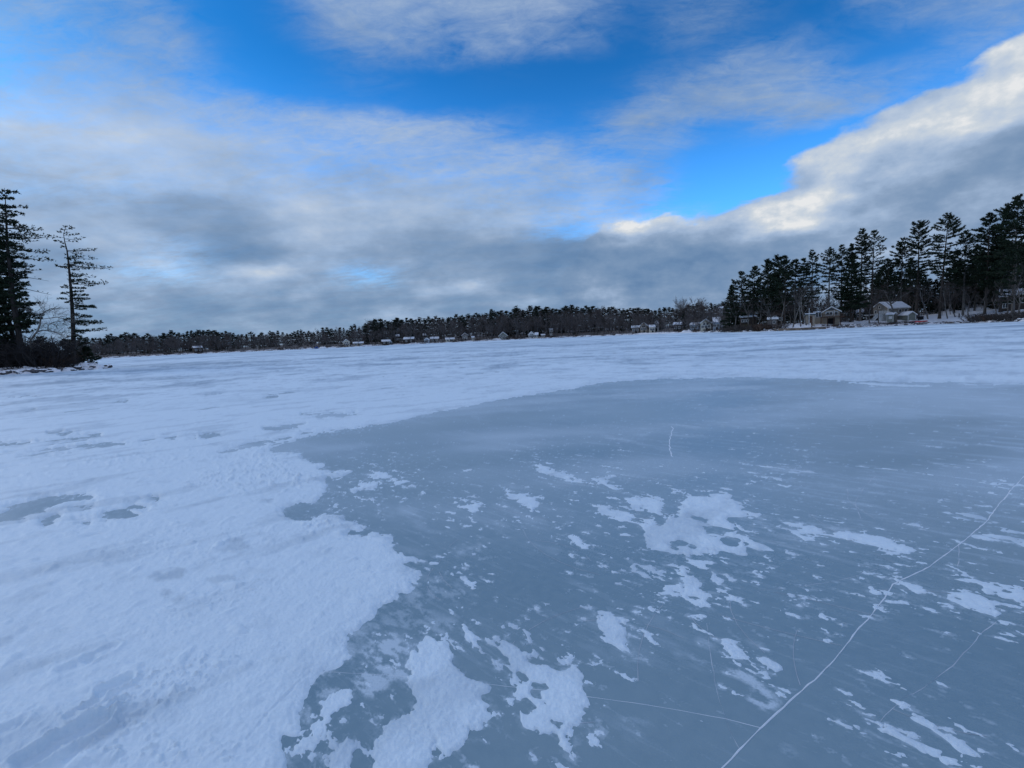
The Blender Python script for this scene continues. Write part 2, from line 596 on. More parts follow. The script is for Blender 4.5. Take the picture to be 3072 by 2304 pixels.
def r1(p): return C(0, 1000, 2.011, p)
def r2(p): return C(0, 1500, 2.011, p)
def r3(p): return C(800, 1700, 2.011, p)
def r4(p): return C(900, 1250, 2.011, p)
def r5(p): return C(1900, 1250, 1.8874, p)
def r6(p): return C(1900, 1700, 1.8874, p)
def r7(p): return C(1300, 980, 1.2483, p)


ICE = ([(840, 2700), (845, 2400)] + r3([(95, 1215), (75, 1005), (170, 1000), (200, 830), (250, 760), (300, 680), (420, 620), (520, 540), (450, 480), (520, 430), (590, 390), (700, 260), (780, 200), (870, 160), (930, 90), (935, 50)])
       + r4([(735, 960), (720, 930), (665, 890), (800, 905), (870, 875), (740, 850), (640, 825), (580, 800), (570, 785), (640, 738), (645, 728), (555, 765), (560, 715), (480, 710), (430, 710), (370, 740), (290, 705), (300, 690), (340, 690), (410, 665), (300, 630), (250, 600), (190, 590), (120, 605)])
       + r1([(1860, 1125), (1755, 1120), (1725, 1075), (1760, 1035), (1900, 1020), (1975, 960), (1970, 900), (1975, 862), (2000, 880), (2095, 850), (2110, 836), (2000, 848), (1930, 820), (1955, 795), (1890, 770), (1830, 750), (1820, 715), (1700, 712), (1600, 705), (1780, 645), (1960, 605), (2200, 566)])
       + r7([(0, 325), (100, 305), (230, 275), (400, 250), (500, 235), (660, 206), (850, 196), (1100, 191), (1350, 192), (1480, 200), (1700, 206), (1900, 208), (2212, 213), (2700, 225), (4000, 260)]) + [(4400, 2700)])
WINDOWS = [r1(p) for p in (
    [(110, 740), (280, 700), (480, 675), (700, 655), (780, 660), (720, 675), (560, 695), (380, 710), (200, 740)],
    [(-60, 668), (0, 662), (180, 660), (120, 668), (0, 674)],
    [(230, 652), (450, 630), (600, 612), (520, 632), (350, 655)],
    [(850, 652), (930, 640), (900, 652)], [(1000, 637), (1060, 632), (1040, 641)], [(1135, 628), (1180, 620), (1180, 630)],
    [(1210, 618), (1290, 600), (1350, 610), (1300, 628), (1220, 630)],
    [(1600, 575), (1700, 560), (1840, 538), (1780, 570), (1680, 580)],
    [(1820, 488), (1990, 482), (2140, 480), (2080, 500), (1930, 508)],
    [(-200, 1100), (0, 1080), (60, 1045), (200, 1015), (400, 990), (560, 992), (450, 1010), (330, 1040), (270, 1075), (200, 1090), (120, 1135), (0, 1140), (-250, 1150)],
    [(580, 1115), (650, 1085), (780, 1070), (815, 1100), (760, 1105), (640, 1125)],
    [(760, 1035), (850, 1000), (830, 1030), (880, 1050), (800, 1058)],
    [(890, 1015), (910, 990), (955, 993), (930, 1010)],
    [(250, 1135), (310, 1105), (350, 1105), (320, 1145), (270, 1148)],
    [(460, 1130), (550, 1115), (590, 1125), (520, 1140)],
    [(600, 1150), (640, 1130), (670, 1135), (640, 1155)],
    [(440, 1052), (560, 1040), (540, 1056)], [(290, 600), (380, 588), (340, 600)], [(350, 610), (490, 594), (400, 614)],
    [(1335, 722), (1400, 690), (1580, 655), (1740, 637), (1730, 645), (1600, 668), (1480, 695), (1380, 725)],
    [(1820, 606), (1960, 592), (1930, 606)], [(690, 412), (770, 404), (760, 412)], [(1250, 368), (1330, 366), (1310, 372)], [(1590, 382), (1670, 376), (1650, 384)],
    [(0, 386), (230, 374), (180, 382)], [(140, 461), (210, 458), (190, 464)])]
WINDOWS += [r3(p) for p in (
    [(1390, 560), (1440, 580), (1490, 650), (1480, 668), (1420, 620)], [(1515, 650), (1560, 680), (1570, 700), (1540, 690)], [(1620, 700), (1690, 695), (1712, 735), (1670, 750), (1655, 775), (1692, 840), (1640, 790), (1600, 715)],
    [(1560, 830), (1612, 855), (1578, 872)], [(1722, 928), (1782, 945), (1762, 962)], [(1300, 470), (1345, 490), (1392, 545), (1380, 560), (1320, 512)],
    [(1145, 500), (1200, 560), (1215, 600), (1160, 540)])]
WINDOWS += [r5(p) for p in (
    [(190, 480), (270, 490), (250, 520), (240, 552), (160, 525)], [(340, 560), (420, 585), (480, 620), (585, 655), (500, 650), (400, 612)],
    [(220, 705), (280, 698), (345, 727), (290, 727), (235, 724)], [(530, 695), (600, 703), (560, 715)], [(130, 578), (185, 585), (160, 602)],
    [(640, 585), (690, 600), (735, 640), (680, 620)])]

# name -> (outline, thickness, label); 'flat' ones are thin films
PATCH = [
    (r3([(960, 415), (1080, 420), (1120, 480), (1170, 560), (1200, 640), (1290, 690), (1365, 725), (1310, 790), (1360, 840), (1350, 900), (1290, 970), (1220, 1020), (1200, 1080), (1130, 1130), (1090, 1170), (1010, 1150), (960, 1215), (860, 1300), (560, 1330), (600, 1260), (630, 1150), (700, 1000), (800, 920), (900, 810), (870, 740), (840, 700), (850, 600), (860, 500)]), 0.02, 'large thick tongue shaped snow patch at the bottom centre of the grey ice'),
    (r3([(400, 780), (480, 770), (500, 840), (400, 900), (330, 1010), (240, 1060), (190, 1110), (200, 1060), (290, 960), (340, 860)]), 0.008, 'ragged thin snow streak beside the snow edge at lower left'),
    (r3([(490, 1030), (540, 1080), (520, 1200), (520, 1330), (330, 1330), (400, 1180), (440, 1110)]), 0.012, 'small snow patch cut by the bottom edge left of the large tongue'),
    (r3([(1190, 365), (1230, 400), (1300, 470), (1340, 535), (1345, 470), (1340, 430), (1400, 475), (1420, 440), (1500, 470), (1600, 510), (1565, 430), (1555, 385), (1580, 400), (1615, 490), (1650, 560), (1750, 600), (1890, 590), (1920, 650), (1910, 760), (1920, 840), (1880, 900), (1840, 990), (1830, 1030), (1860, 1080), (1840, 1120), (1860, 1180), (1800, 1140), (1740, 1090), (1710, 1030), (1640, 1010), (1550, 960), (1550, 880), (1610, 860), (1560, 800), (1510, 770), (1520, 730), (1460, 680), (1380, 620), (1300, 540), (1240, 470), (1190, 400)]), 0.014, 'ragged snow patch with long pointed arms and grey holes right of the large tongue'),
    (r3([(1985, 290), (2060, 280), (2140, 290), (2200, 315), (2165, 360), (2180, 400), (2170, 470), (2195, 520), (2140, 500), (2080, 460), (2040, 420), (2010, 360)]), 0.014, 'small shield shaped snow patch standing alone on the ice'),
    (r5([(440, 425), (500, 412), (545, 435), (560, 460), (610, 475), (640, 500), (620, 530), (690, 580), (640, 570), (560, 580), (590, 630), (620, 670), (640, 715), (650, 790), (560, 770), (500, 765), (440, 780), (330, 770), (320, 800), (240, 790), (150, 770), (50, 755), (120, 740), (70, 700), (50, 650), (20, 590), (120, 575), (240, 555), (250, 500), (290, 450), (380, 440)]), 0.02, 'widest snow patch, bright and holed, in the middle of the right hand ice'),
    (r5([(0, 450), (100, 455), (190, 490), (160, 530), (240, 565), (150, 560), (60, 530), (0, 510), (-60, 470)]), 0.014, 'snow patch joined to the upper left of the widest patch'),
    (r4([(1800, 530), (1900, 555), (2000, 605), (2060, 655), (1980, 640), (1880, 600), (1820, 560)]), 0.01, 'slanting snow streak left of the widest patch'),
    (r5([(600, 668), (720, 700), (860, 768), (820, 785), (700, 770), (640, 735)]), 0.012, 'pointed snow streak at the right foot of the widest patch'),
    (r5([(840, 590), (900, 600), (1000, 630), (1100, 650), (1250, 660), (1400, 660), (1500, 700), (1600, 755), (1570, 790), (1480, 765), (1350, 735), (1250, 700), (1130, 690), (1000, 660), (930, 640), (880, 620)]), 0.014, 'long narrow snow patch scored by skates, right of the widest patch'),
    (r5([(850, 625), (950, 662), (1040, 680), (1080, 712), (960, 705), (900, 665)]), 0.01, 'short snow streak under the left end of the long narrow patch'),
    (r5([(160, 815), (240, 810), (330, 850), (390, 940), (400, 980), (480, 990), (530, 1040), (490, 1060), (430, 1040), (440, 1075), (390, 1075), (320, 1030), (240, 980), (160, 970), (250, 930), (230, 880), (180, 850)]), 0.016, 'boot shaped snow patch pointing down below the widest patch'),
    (r5([(410, 870), (450, 850), (480, 880), (530, 930), (490, 945), (440, 920)]), 0.01, 'small snow scrap right of the boot shaped patch'),
    (r5([(500, 810), (550, 840), (570, 870), (640, 890), (680, 910), (560, 895), (540, 870)]), 0.01, 'curled snow scrap between the boot shaped patch and the crack'),
    (r5([(780, 650), (830, 655), (890, 680), (840, 682)]), 0.012, 'small leaf shaped snow patch under the long narrow patch'),
    (r5([(1790, 1010), (1900, 1000), (1960, 1010), (2050, 1060), (2080, 1100), (2050, 1115), (1950, 1090), (1870, 1050)]), 0.018, 'bright oval snow patch near the right edge, right of the crack'),
    (r5([(1810, 920), (1920, 930), (2040, 970), (2150, 1000), (2300, 1000), (2300, 1040), (2130, 1030), (2000, 1000), (1960, 960), (1850, 935)]), 0.012, 'long snow streak above the bright oval patch, running out at the right edge'),
    (r5([(1480, 950), (1560, 960), (1640, 990), (1600, 1005), (1530, 980)]), 0.01, 'small snow patch touching the right side of the crack'),
    (r5([(1345, 970), (1400, 985), (1390, 1000), (1350, 985)]), 0.01, 'small snow patch just left of the crack'),
    (r5([(1400, 840), (1450, 838), (1490, 865), (1430, 860)]), 0.01, 'small oval snow patch left of the crack, below the long narrow patch'),
    (r5([(1915, 645), (2020, 665), (2120, 670), (2340, 720), (2340, 770), (2150, 715), (2050, 690), (1960, 665)]), 0.012, 'snow streak crossing the upper end of the crack at the right edge'),
    (r5([(1830, 545), (1920, 550), (1995, 578), (1900, 575)]), 0.012, 'thin snow sliver left of the upper crack'),
    (r5([(1780, 510), (1900, 500), (2010, 520), (1900, 530)]), 0.008, 'faint flat snow film above the thin sliver by the upper crack'),
    (r5([(2035, 375), (2150, 378), (2340, 370), (2340, 395), (2120, 392)]), 0.012, 'thin snow bar at the right edge where the crack begins'),
    (r5([(690, 330), (800, 325), (900, 310), (840, 345), (890, 360), (790, 355)]), 0.0095, 'feathery star shaped snow film far out on the ice'),
    (r4([(1420, 295), (1500, 310), (1640, 345), (1690, 370), (1770, 385), (1700, 395), (1610, 380), (1520, 350), (1450, 320)]), 0.012, 'long snow patch upper left of the widest patch'),
    (r4([(1720, 350), (1800, 370), (1890, 365), (1860, 400), (1935, 435), (1900, 460), (1830, 420), (1780, 390)]), 0.012, 'forked snow patch just above the left part of the widest patch'),
    (r4([(1240, 455), (1300, 480), (1420, 490), (1425, 540), (1400, 590), (1350, 600), (1270, 560), (1380, 570), (1360, 530), (1260, 490)]), 0.01, 'hook shaped snow patch in the centre of the ice'),
    (r4([(880, 520), (930, 480), (1000, 520), (1080, 520), (1090, 580), (1040, 605), (980, 570)]), 0.006, 'speckled thin snow patch left of the hook shaped patch'),
    (r4([(285, 430), (380, 385), (470, 400), (465, 460), (400, 460), (320, 475)]), 0.012, 'wing shaped snow patch off the end of the left snow bank'),
    (r4([(415, 355), (500, 330), (540, 360), (600, 380), (660, 390), (600, 420), (530, 400), (440, 378)]), 0.01, 'ragged snow patch above the wing shaped one'),
    (r4([(130, 600), (190, 530), (220, 480), (240, 465), (200, 540), (150, 595)]), 0.01, 'narrow snow strip across the mouth of the grey notch'),
    (r6([(1180, 755), (1210, 755), (1290, 805), (1390, 825), (1410, 885), (1300, 850), (1200, 790)]), 0.012, 'lumpy snow trail low on the right, upper part'),
    (r6([(1350, 915), (1440, 908), (1530, 945), (1640, 1000), (1740, 1050), (1700, 1055), (1560, 1000), (1440, 965)]), 0.012, 'lumpy snow trail low on the right, lower part'),
    (r6([(1570, 815), (1640, 860), (1720, 910), (1830, 950), (1900, 1010), (1990, 1070), (2180, 1140), (2260, 1200), (1930, 1150), (1960, 1105), (1860, 1060), (1750, 970), (1690, 910), (1620, 862)]), 0.014, 'long tapering snow patch in the bottom right corner'),
    (r6([(1760, 1090), (1880, 1130), (1850, 1150)]), 0.012, 'snow scrap cut by the bottom edge in the right corner'),
    (r6([(530, 420), (600, 450), (680, 490), (760, 530), (800, 570), (720, 540), (620, 490), (560, 450)]), 0.008, 'cluster of snow crumbs left of the crack'),
    (r5([(845, 1035), (900, 1060), (945, 1045), (1020, 1120), (930, 1085)]), 0.01, 'narrow snow wedge below the widest patch towards the crack'),
    (r4([(1610, 700), (1650, 700), (1720, 790), (1640, 770)]), 0.006, 'thin snow patch left of the widest patch and above its boot'),
    (r4([(920, 925), (970, 935), (1035, 1020), (980, 985)]), 0.008, 'narrow snow flake off the tip of the left snow field'),
    (r4([(1980, 860), (2040, 900), (2120, 960), (2170, 1000), (2060, 980), (1990, 930)]), 0.008, 'crumbly snow patch left of the boot shaped patch'),
    (r7([(1520, 206), (1600, 208), (1860, 222), (1840, 226), (1600, 216)]), 0.02, 'thin white snow sliver in front of the far snow ridge'),
    (r7([(1950, 214), (2212, 214), (2300, 218), (1990, 219)]), 0.02, 'thin white snow sliver at the right end of the far snow ridge'),
]
THIN = [   # frosty films on the bare ice: outline, strength
    (r3([(640, 450), (760, 400), (870, 480), (860, 700), (760, 640), (640, 770), (480, 740), (540, 600), (560, 520)]), 0.8),
    (r3([(300, 700), (420, 620), (640, 400), (760, 400), (700, 560), (480, 760), (250, 960), (180, 1000)]), 0.55),
    (r3([(780, 200), (930, 60), (1150, 100), (1180, 180), (1000, 240), (1150, 330), (1100, 420), (900, 400), (600, 420), (620, 330)]), 0.40),
    (r6([(510, 600), (600, 595), (700, 650), (740, 710), (810, 780), (770, 812), (680, 785), (640, 745), (690, 720), (670, 655), (600, 622)]), 0.85),
    (r6([(230, 490), (400, 520), (530, 580), (520, 600), (380, 580), (260, 530)]), 0.35),
    (r6([(370, 430), (430, 415), (450, 450), (380, 455)]), 0.35), (r6([(650, 430), (730, 432), (730, 465)]), 0.3),
    (r6([(820, 980), (900, 1010), (960, 1080), (930, 1140), (850, 1060)]), 0.3),
    (r4([(940, 790), (1100, 760), (1090, 800), (960, 840)]), 0.45), (r4([(760, 970), (860, 1000), (970, 985), (880, 1060), (760, 1040)]), 0.5),
    (r6([(-60, 830), (60, 840), (120, 900), (-40, 900)]), 0.3),
    (r5([(820, 540), (900, 570), (1000, 600), (1250, 640), (1500, 700), (1200, 660), (900, 620)]), 0.5),
    (r5([(560, 560), (700, 540), (900, 600), (1000, 700), (1150, 800), (900, 720), (650, 640)]), 0.3),
]
NA, ND = 1600, 700
ang = np.radians(np.concatenate([np.linspace(-78, -56.5, 110), np.linspace(-56.2, 56.2, NA - 220), np.linspace(56.5, 78, 110)]))
dep = np.concatenate([np.radians(np.linspace(56, 1.2, ND - 90)), np.radians(np.geomspace(1.19, 0.16, 90))])
AA, DD = np.meshgrid(ang, dep)
AA = AA.astype(np.float32)
RR = (CAMH / np.tan(DD)).astype(np.float32)
X = RR * np.sin(AA)
Y = RR * np.cos(AA)
P3 = np.stack([X, Y, np.full_like(X, -CAMH)], -1) @ RM.astype(np.float32)
depth = np.maximum(-P3[..., 2], 0.05)
PX = 1536 + F * P3[..., 0] / depth
PY = 1152 - F * P3[..., 1] / depth
SL = np.sqrt(RR ** 2 + CAMH ** 2)
MPP = (SL / F).astype(np.float32)

# wind directions: right hand ice combed one way, left hand snow the other
wr = math.radians(-47)
UR = X * math.sin(wr) + Y * math.cos(wr)
VR = X * math.cos(wr) - Y * math.sin(wr)
wl = math.radians(50)
UL = X * math.sin(wl) + Y * math.cos(wl)
VL = X * math.cos(wl) - Y * math.sin(wl)

# edge roughness: every octave displaces by the same share of its wavelength
rough = np.zeros_like(X)
for k, (lam, amp) in enumerate(((0.8, 0.03), (0.36, 0.09), (0.18, 0.14), (0.09, 0.20), (0.045, 0.28), (0.022, 0.34))):
    fade = sm(1.5, 5.0, lam / MPP)
    rough += lam * amp * pn(UR / lam * 0.6, VR / lam, 40 + k) * fade
crumb = np.maximum(0, fbm(UR * 7, VR * 11, 4, 177, 0.62) - 0.05) * 0.055 * np.maximum(1, RR / 4) ** 0.5 * sm(16, 8, RR)
sd_ice = sdf(ICE, PX, PY, 6000)
d_main = -sd_ice * MPP + rough - crumb * 0.5
pid = np.zeros(X.shape, dtype=np.int16)          # 0: the continuous snow cover
d = d_main.copy()
thick = np.full(X.shape, 0.014, dtype=np.float32)
near = np.full(X.shape, -9.0, dtype=np.float32)
for i, (poly, th, lab) in enumerate(PATCH):
    s = sdf(poly, PX, PY, 90)
    k = 1.6 if th < 0.0085 else 1.0
    dd = s * MPP + rough * k - crumb
    if th < 0.0085:
        dd = dd - 0.035 * np.maximum(0, fbm(X * 9, Y * 9, 3, 77) + 0.25) * (MPP * 300)
    near = np.maximum(near, s * MPP)
    w = dd > d
    m_ = (s > -1e5) & w
    d[m_] = dd[m_]
    thick[m_] = th * 0.6
    pid[m_ & (dd > -0.02)] = i + 1
# scattered crumbs and wind combed flakes, denser around the traced patches
on_ice = sm(0.0, 6.0, sd_ice)
f1 = fbm(UR * 3.6, VR * 7.0, 5, 5, 0.62)
f2 = fbm(UR * 0.9, VR * 5.0, 5, 9, 0.62)
dens = 0.62 + 0.30 * pn(X * 0.35, Y * 0.35, 3)
prox = np.exp(-np.maximum(-near, 0) / 0.35) * (near < 0)
thr = 1.16 - 0.58 * prox - 0.18 * sm(0.1, 0.7, pn(X * 0.22 + 3, Y * 0.22, 8)) - 0.10 * sm(2300, 2900, PX)
thr += 0.35 * sm(1900, 1500, PX) * sm(1500, 1800, PY) * sm(1000, 1200, PX)
d_fl = (f1 - thr) * 0.06
thr2 = 1.08 - 0.12 * sm(1700, 2300, PX)
band = sm(1240, 1300, PY) * sm(1760, 1560, PY)
d_fl2 = (f2 - thr2) * 0.10 * band - (1 - band) * 1.0
f3 = fbm(UR * 7.5, VR * 13, 4, 15, 0.62)
d_fl3 = (f3 - (1.26 - 0.66 * np.exp(-np.maximum(-near, 0) / 0.5) * (near < 0) - 0.12 * sm(0, 0.6, pn(X * 0.5, Y * 0.5, 19)))) * 0.03
d_fl3 = np.where(RR < 14, d_fl3, -1.0)
d_fl = np.maximum(np.maximum(d_fl, d_fl2), d_fl3)
d_fl = np.where(on_ice > 0.5, d_fl, -1.0)
FL = len(PATCH) + 1
m_ = (d_fl > d) & (d_fl > -0.012)
d[m_] = d_fl[m_]
thick[m_] = 0.004
pid[m_] = FL
# bare ice windows in the snow
for w_ in WINDOWS:
    s = sdf(w_, PX, PY, 60)
    hole = s * MPP * 1.05 + rough * 1.5 - 0.25 * crumb + 0.045 * np.minimum(RR / 8, 2) * fbm(UL * 2.2, VL * 4.5, 4, 205, 0.6)
    m_ = s > -1e5
    d[m_] = np.minimum(d[m_], -hole[m_])
# natural thin spots in the left field and on the far snow
far_s = sm(12, 30, RR)
lf = fbm(UL * 0.35, VL * 1.5, 5, 21, 0.55)
snowy = d > 0.25
n_w = (0.92 - lf) * 0.5
m_ = (sd_ice < -25) & (RR > 4.6) & (RR < 40) & (PX < 1500)
d[m_] = np.minimum(d[m_], n_w[m_])

# snow surface
inside = np.maximum(d, 0)
H = np.where(d > 0, thick * (1 - np.exp(-inside / (thick * 2.6))), np.maximum(d * 0.35, -0.02))
body = sm(0.0, 0.10, inside)
near_f = sm(60, 12, RR)
lump = fbm(X * 1.1, Y * 1.1, 3, 61) * 0.006 * body * sm(200, 40, RR)
fine = (0.0055 * fbm(X * 9, Y * 9, 3, 62) * sm(16, 5, RR) + 0.0026 * fbm(X * 38, Y * 38, 2, 63) * sm(6, 2.5, RR)) * sm(0, 0.03, inside)
H = H + lump + fine + 0.008 * body * (pid == 0)
# clods and rough wind crust
CRUST = [(r1([(1100, 930), (1200, 850), (1400, 770), (1560, 700), (1700, 780), (1900, 880), (1850, 930), (1600, 960), (1300, 950)]), 0.045, 9.0),
         (r1([(420, 800), (560, 755), (800, 735), (1000, 745), (1250, 735), (1330, 765), (1000, 790), (600, 800)]), 0.045, 8.0),
         (r1([(1600, 745), (1700, 780), (1800, 850), (1900, 885), (1830, 920), (1700, 860)]), 0.05, 8.0),
         (r2([(650, 250), (1000, 150), (1800, 160), (1850, 250), (1300, 420), (700, 400), (200, 440)]), 0.014, 14.0),
         (r2([(780, 830), (1000, 650), (1500, 450), (1750, 470), (1500, 650), (1000, 850)]), 0.014, 18.0),
         (r2([(300, 1320), (750, 1060), (1200, 960), (1520, 930), (1300, 1080), (900, 1400), (1100, 1480), (1500, 1480), (1400, 1617), (150, 1617)]), 0.022, 22.0),
         (r2([(-300, 1250), (180, 1250), (340, 1300), (100, 1450), (-300, 1617)]), 0.012, 22.0),
         (r3([(720, 1060), (850, 1040), (900, 1000), (1040, 920), (1120, 900), (1100, 960), (1000, 1060), (760, 1090)]), 0.016, 24.0),
         (r4([(0, 620), (140, 600), (300, 630), (400, 665), (300, 690), (0, 720)]), 0.03, 14.0),
         (r4([(370, 930), (420, 900), (470, 940), (420, 965)]), 0.02, 20.0),
         (r7([(1000, 172), (1300, 165), (1480, 180), (1560, 172), (1900, 160), (2212, 168), (3000, 190), (2212, 200), (1700, 198), (1350, 188)]), 0.10, 2.6),
         (r7([(860, 178), (960, 166), (1000, 176), (900, 186)]), 0.10, 3.0), (r7([(680, 200), (740, 186), (800, 184), (850, 190)]), 0.06, 3.5),
         (r5([(230, 480), (400, 460), (560, 480), (560, 600), (200, 690), (120, 650)]), 0.008, 14.0),
         (r5([(200, 830), (330, 900), (400, 1000), (330, 1020), (250, 900)]), 0.008, 18.0)]
for poly, amp, fr in CRUST:
    s = sdf(poly, PX, PY, 50)
    w = sm(-30, 30, s)
    n = fbm(UL * fr, VL * fr * 1.25, 3, int(fr * 3), 0.55)
    H += 0.75 * w * sm(0.0, 0.06, inside) * amp * (np.maximum(n - 0.05, 0) ** 1.3 + 0.12)
# sparse single clods over the snow
cl = pn(X * 7, Y * 7, 91)
H += sm(0.02, 0.1, inside) * (pid == 0) * sm(25, 6, RR) * 0.022 * np.maximum(cl - 0.45, 0) * 2


def dent(p0, p1, r, deep, rim=0.35):
    a = np.array(ground(*p0))
    b = np.array(ground(*p1))
    e_ = b - a
    t = np.clip(((X - a[0]) * e_[0] + (Y - a[1]) * e_[1]) / (e_ @ e_), 0, 1)
    wig = 1 + 0.25 * pn(X * 14, Y * 14, 33)
    q = np.hypot(X - a[0] - t * e_[0], Y - a[1] - t * e_[1]) / (r * wig)
    return -deep * sm(1.0, 0.45, q) + deep * rim * np.exp(-((q - 1.25) / 0.28) ** 2)


snow_here = sm(0.0, 0.08, d)
H += snow_here * dent((203, 2016), (255, 1996), 0.055, 0.016)
H += snow_here * dent((285, 1980), (332, 1955), 0.050, 0.014)
H += snow_here * dent((109, 2285), (290, 2184), 0.070, 0.042, 0.6)
H += snow_here * dent((325, 2080), (372, 2055), 0.050, 0.030, 0.5)
H += snow_here * dent((215, 2160), (300, 2108), 0.030, 0.010, 0.8)
H += snow_here * dent((320, 2150), (360, 2118), 0.028, 0.012, 0.8)
H += snow_here * dent((-60, 2240), (35, 2195), 0.05, 0.014, 0.6)
H += snow_here * dent((800, 2155), (931, 2020), 0.010, 0.004, 0.3)
H += snow_here * dent((745, 2225), (800, 2155), 0.010, 0.003, 0.3)
# keep the snow above the ice where there is snow
H = np.where(d > 0.03, np.maximum(H, 0.003), H)
H = np.minimum(H, np.where(d > 0, 1.0, 0.0) + np.where(d > 0, 0, d * 0.2))

# cover: how white the snow is (thin windblown snow lets the ice through)
thin_l = fbm(UL * 0.5, VL * 1.6, 5, 121, 0.55)
cover = 1.0 - 0.30 * sm(0.15, 0.75, thin_l)
fx = fbm(X * 0.018, Y * 0.085, 5, 131, 0.6)
fx2 = fbm(X * 0.05 + 4, Y * 0.30, 4, 137, 0.6)
streak = sm(-0.1, 0.65, fx) * 0.55 + sm(0.15, 0.75, fx2) * 0.40
cover = cover * (1 - far_s) + far_s * (0.98 - streak * (0.9 - 0.35 * sm(110, 45, RR)))
for poly, kk in [(r2([(880, 480), (950, 440), (1110, 440), (1100, 470), (960, 500)]), 0.5), (r2([(940, 590), (1000, 555), (1060, 565), (1000, 615)]), 0.5), (r2([(1050, 620), (1110, 590), (1100, 620)]), 0.4),
                 (r2([(530, 575), (620, 520), (600, 560)]), 0.4), (r2([(750, 520), (830, 465), (800, 505)]), 0.4), (r2([(1310, 320), (1400, 260), (1600, 270), (1450, 330)]), 0.4), (r2([(1260, 500), (1330, 480), (1400, 490), (1310, 530)]), 0.35),
                 (r2([(-100, 880), (0, 840), (100, 830), (60, 890), (-60, 930)]), 0.35), (r1([(1590, 1020), (1650, 1008), (1620, 1026)]), 0.5),
                 (r1([(650, 215), (1000, 190), (1700, 165), (1750, 172), (1200, 205), (800, 222)]), 0.55), (r1([(1880, 100), (2300, 88), (2300, 96), (1900, 106)]), 0.3),
                 (r2([(-200, 620), (60, 600), (400, 450), (420, 460), (100, 740), (-200, 850)]), 0.16)]:
    s = sdf(poly, PX, PY, 80)
    cover -= kk * sm(-10, 10, s + rough / MPP * 1.2)
ripple = fbm(AA * 7, np.log(RR) * 9, 5, 191, 0.6)
ripple2 = fbm(AA * 22, np.log(RR) * 34, 4, 195, 0.6)
cover -= far_s * (0.55 * sm(0.0, 0.75, ripple) + 0.35 * sm(0.05, 0.7, ripple2))
cover -= 0.22 * np.exp(-inside / (0.012 + 0.004 * RR)) * sm(40, 20, RR)
cover -= 0.16 * sm(0.1, 0.8, fbm(X * 3, Y * 3, 4, 197))
cover = np.clip(cover, 0.0, 1.0)
# frost on bare ice, plus a plain whitening with distance
frost = np.zeros_like(X)
grain = fbm(UR * 5, VR * 12, 5, 141, 0.65)
for poly, kk in THIN:
    s = sdf(poly, PX, PY, 120)
    w = sm(-18, 22, s + rough / MPP * 1.0)
    frost = np.maximum(frost, w * kk * sm(-0.35, 0.45, grain))
edge = np.exp(-np.maximum(-d_main, 0) / 0.10) * sm(1700, 1900, PY) * (PX < 1400)
frost = np.maximum(frost, edge * 0.5 * sm(-0.5, 0.5, grain))
sk = fbm(UR * 0.55, VR * 9, 5, 151, 0.62)
frost += 0.18 * sm(0.25, 0.95, sk) * (0.25 + 0.75 * sm(1500, 2300, PX)) * sm(1.8, 4.5, RR)
frost += 0.10 * sm(-0.2, 0.8, fbm(X * 0.5, Y * 0.9, 4, 153)) + 0.30 * sm(1900, 1200, PY) * sm(0, 1, 0.5 + fbm(X * 0.15, Y * 0.4, 3, 154))
dust = np.exp(-np.maximum(-d, 0) / (0.012 + 0.005 * RR))
frost = np.maximum(frost, 0.50 * dust * sm(-0.40, 0.65, fbm(UR * 9, VR * 15, 4, 143, 0.65)) * sm(40, 25, RR))
frost += 0.20 * sm(0.10, 1.0, fbm(UR * 1.1, VR * 3.2, 5, 157, 0.62)) * (0.45 + 0.55 * sm(0.0, 0.6, pn(X * 0.3, Y * 0.3, 12)))
frost += 0.14 * sm(0.35, 0.9, fbm(UR * 2.2, VR * 26, 4, 158, 0.6)) * sm(9, 5, RR)
frost += 0.31 * sm(2.4, 9.0, RR)  # whitens the ice colour with distance from the camera
frost = np.clip(frost, 0, 1)
tone = fbm(X * 0.22, Y * 0.3, 4, 161)


# materials -----------------------------------------------------------------
ice_m, nt, p = new_mat('lake_ice')
g = G(nt)
ps = g.pos()
gr = g.noise(ps, 90, 4, 0.7)
gr2 = g.noise(ps, 14, 5, 0.6)
gr3 = g.noise(ps, 260, 2, 0.6)
fr = g.attr('frost')
frn = g.mr(g.m('ADD', fr, g.m('MULTIPLY', g.m('SUBTRACT', gr, 0.5), g.m('MULTIPLY', fr, 1.8))), 0.02, 0.95)
speck = g.mr(gr3, 0.70, 0.80)
tn = g.m('ADD', g.m('MULTIPLY', g.attr('tone'), 0.5), g.m('SUBTRACT', gr2, 0.2))
base = g.mix(g.mr(tn, -0.2, 0.9), rgb(0.185, 0.285, 0.335), rgb(0.248, 0.350, 0.395))
base = g.mix(g.m('MULTIPLY', speck, 0.22), base, rgb(0.6, 0.65, 0.7))
base = g.mix(frn, base, rgb(0.56, 0.67, 0.74))
g.put(p.inputs['Base Color'], base)
g.put(p.inputs['Roughness'], g.m('ADD', 0.26, g.m('MULTIPLY', frn, 0.45)))
p.inputs['IOR'].default_value = 1.31
p.inputs['Specular IOR Level'].default_value = 0.5
hb = g.m('ADD', g.m('MULTIPLY', gr, 0.35), g.m('MULTIPLY', gr2, 1.0))
g.put(p.inputs['Normal'], g.bump(hb, 0.15, 0.012))

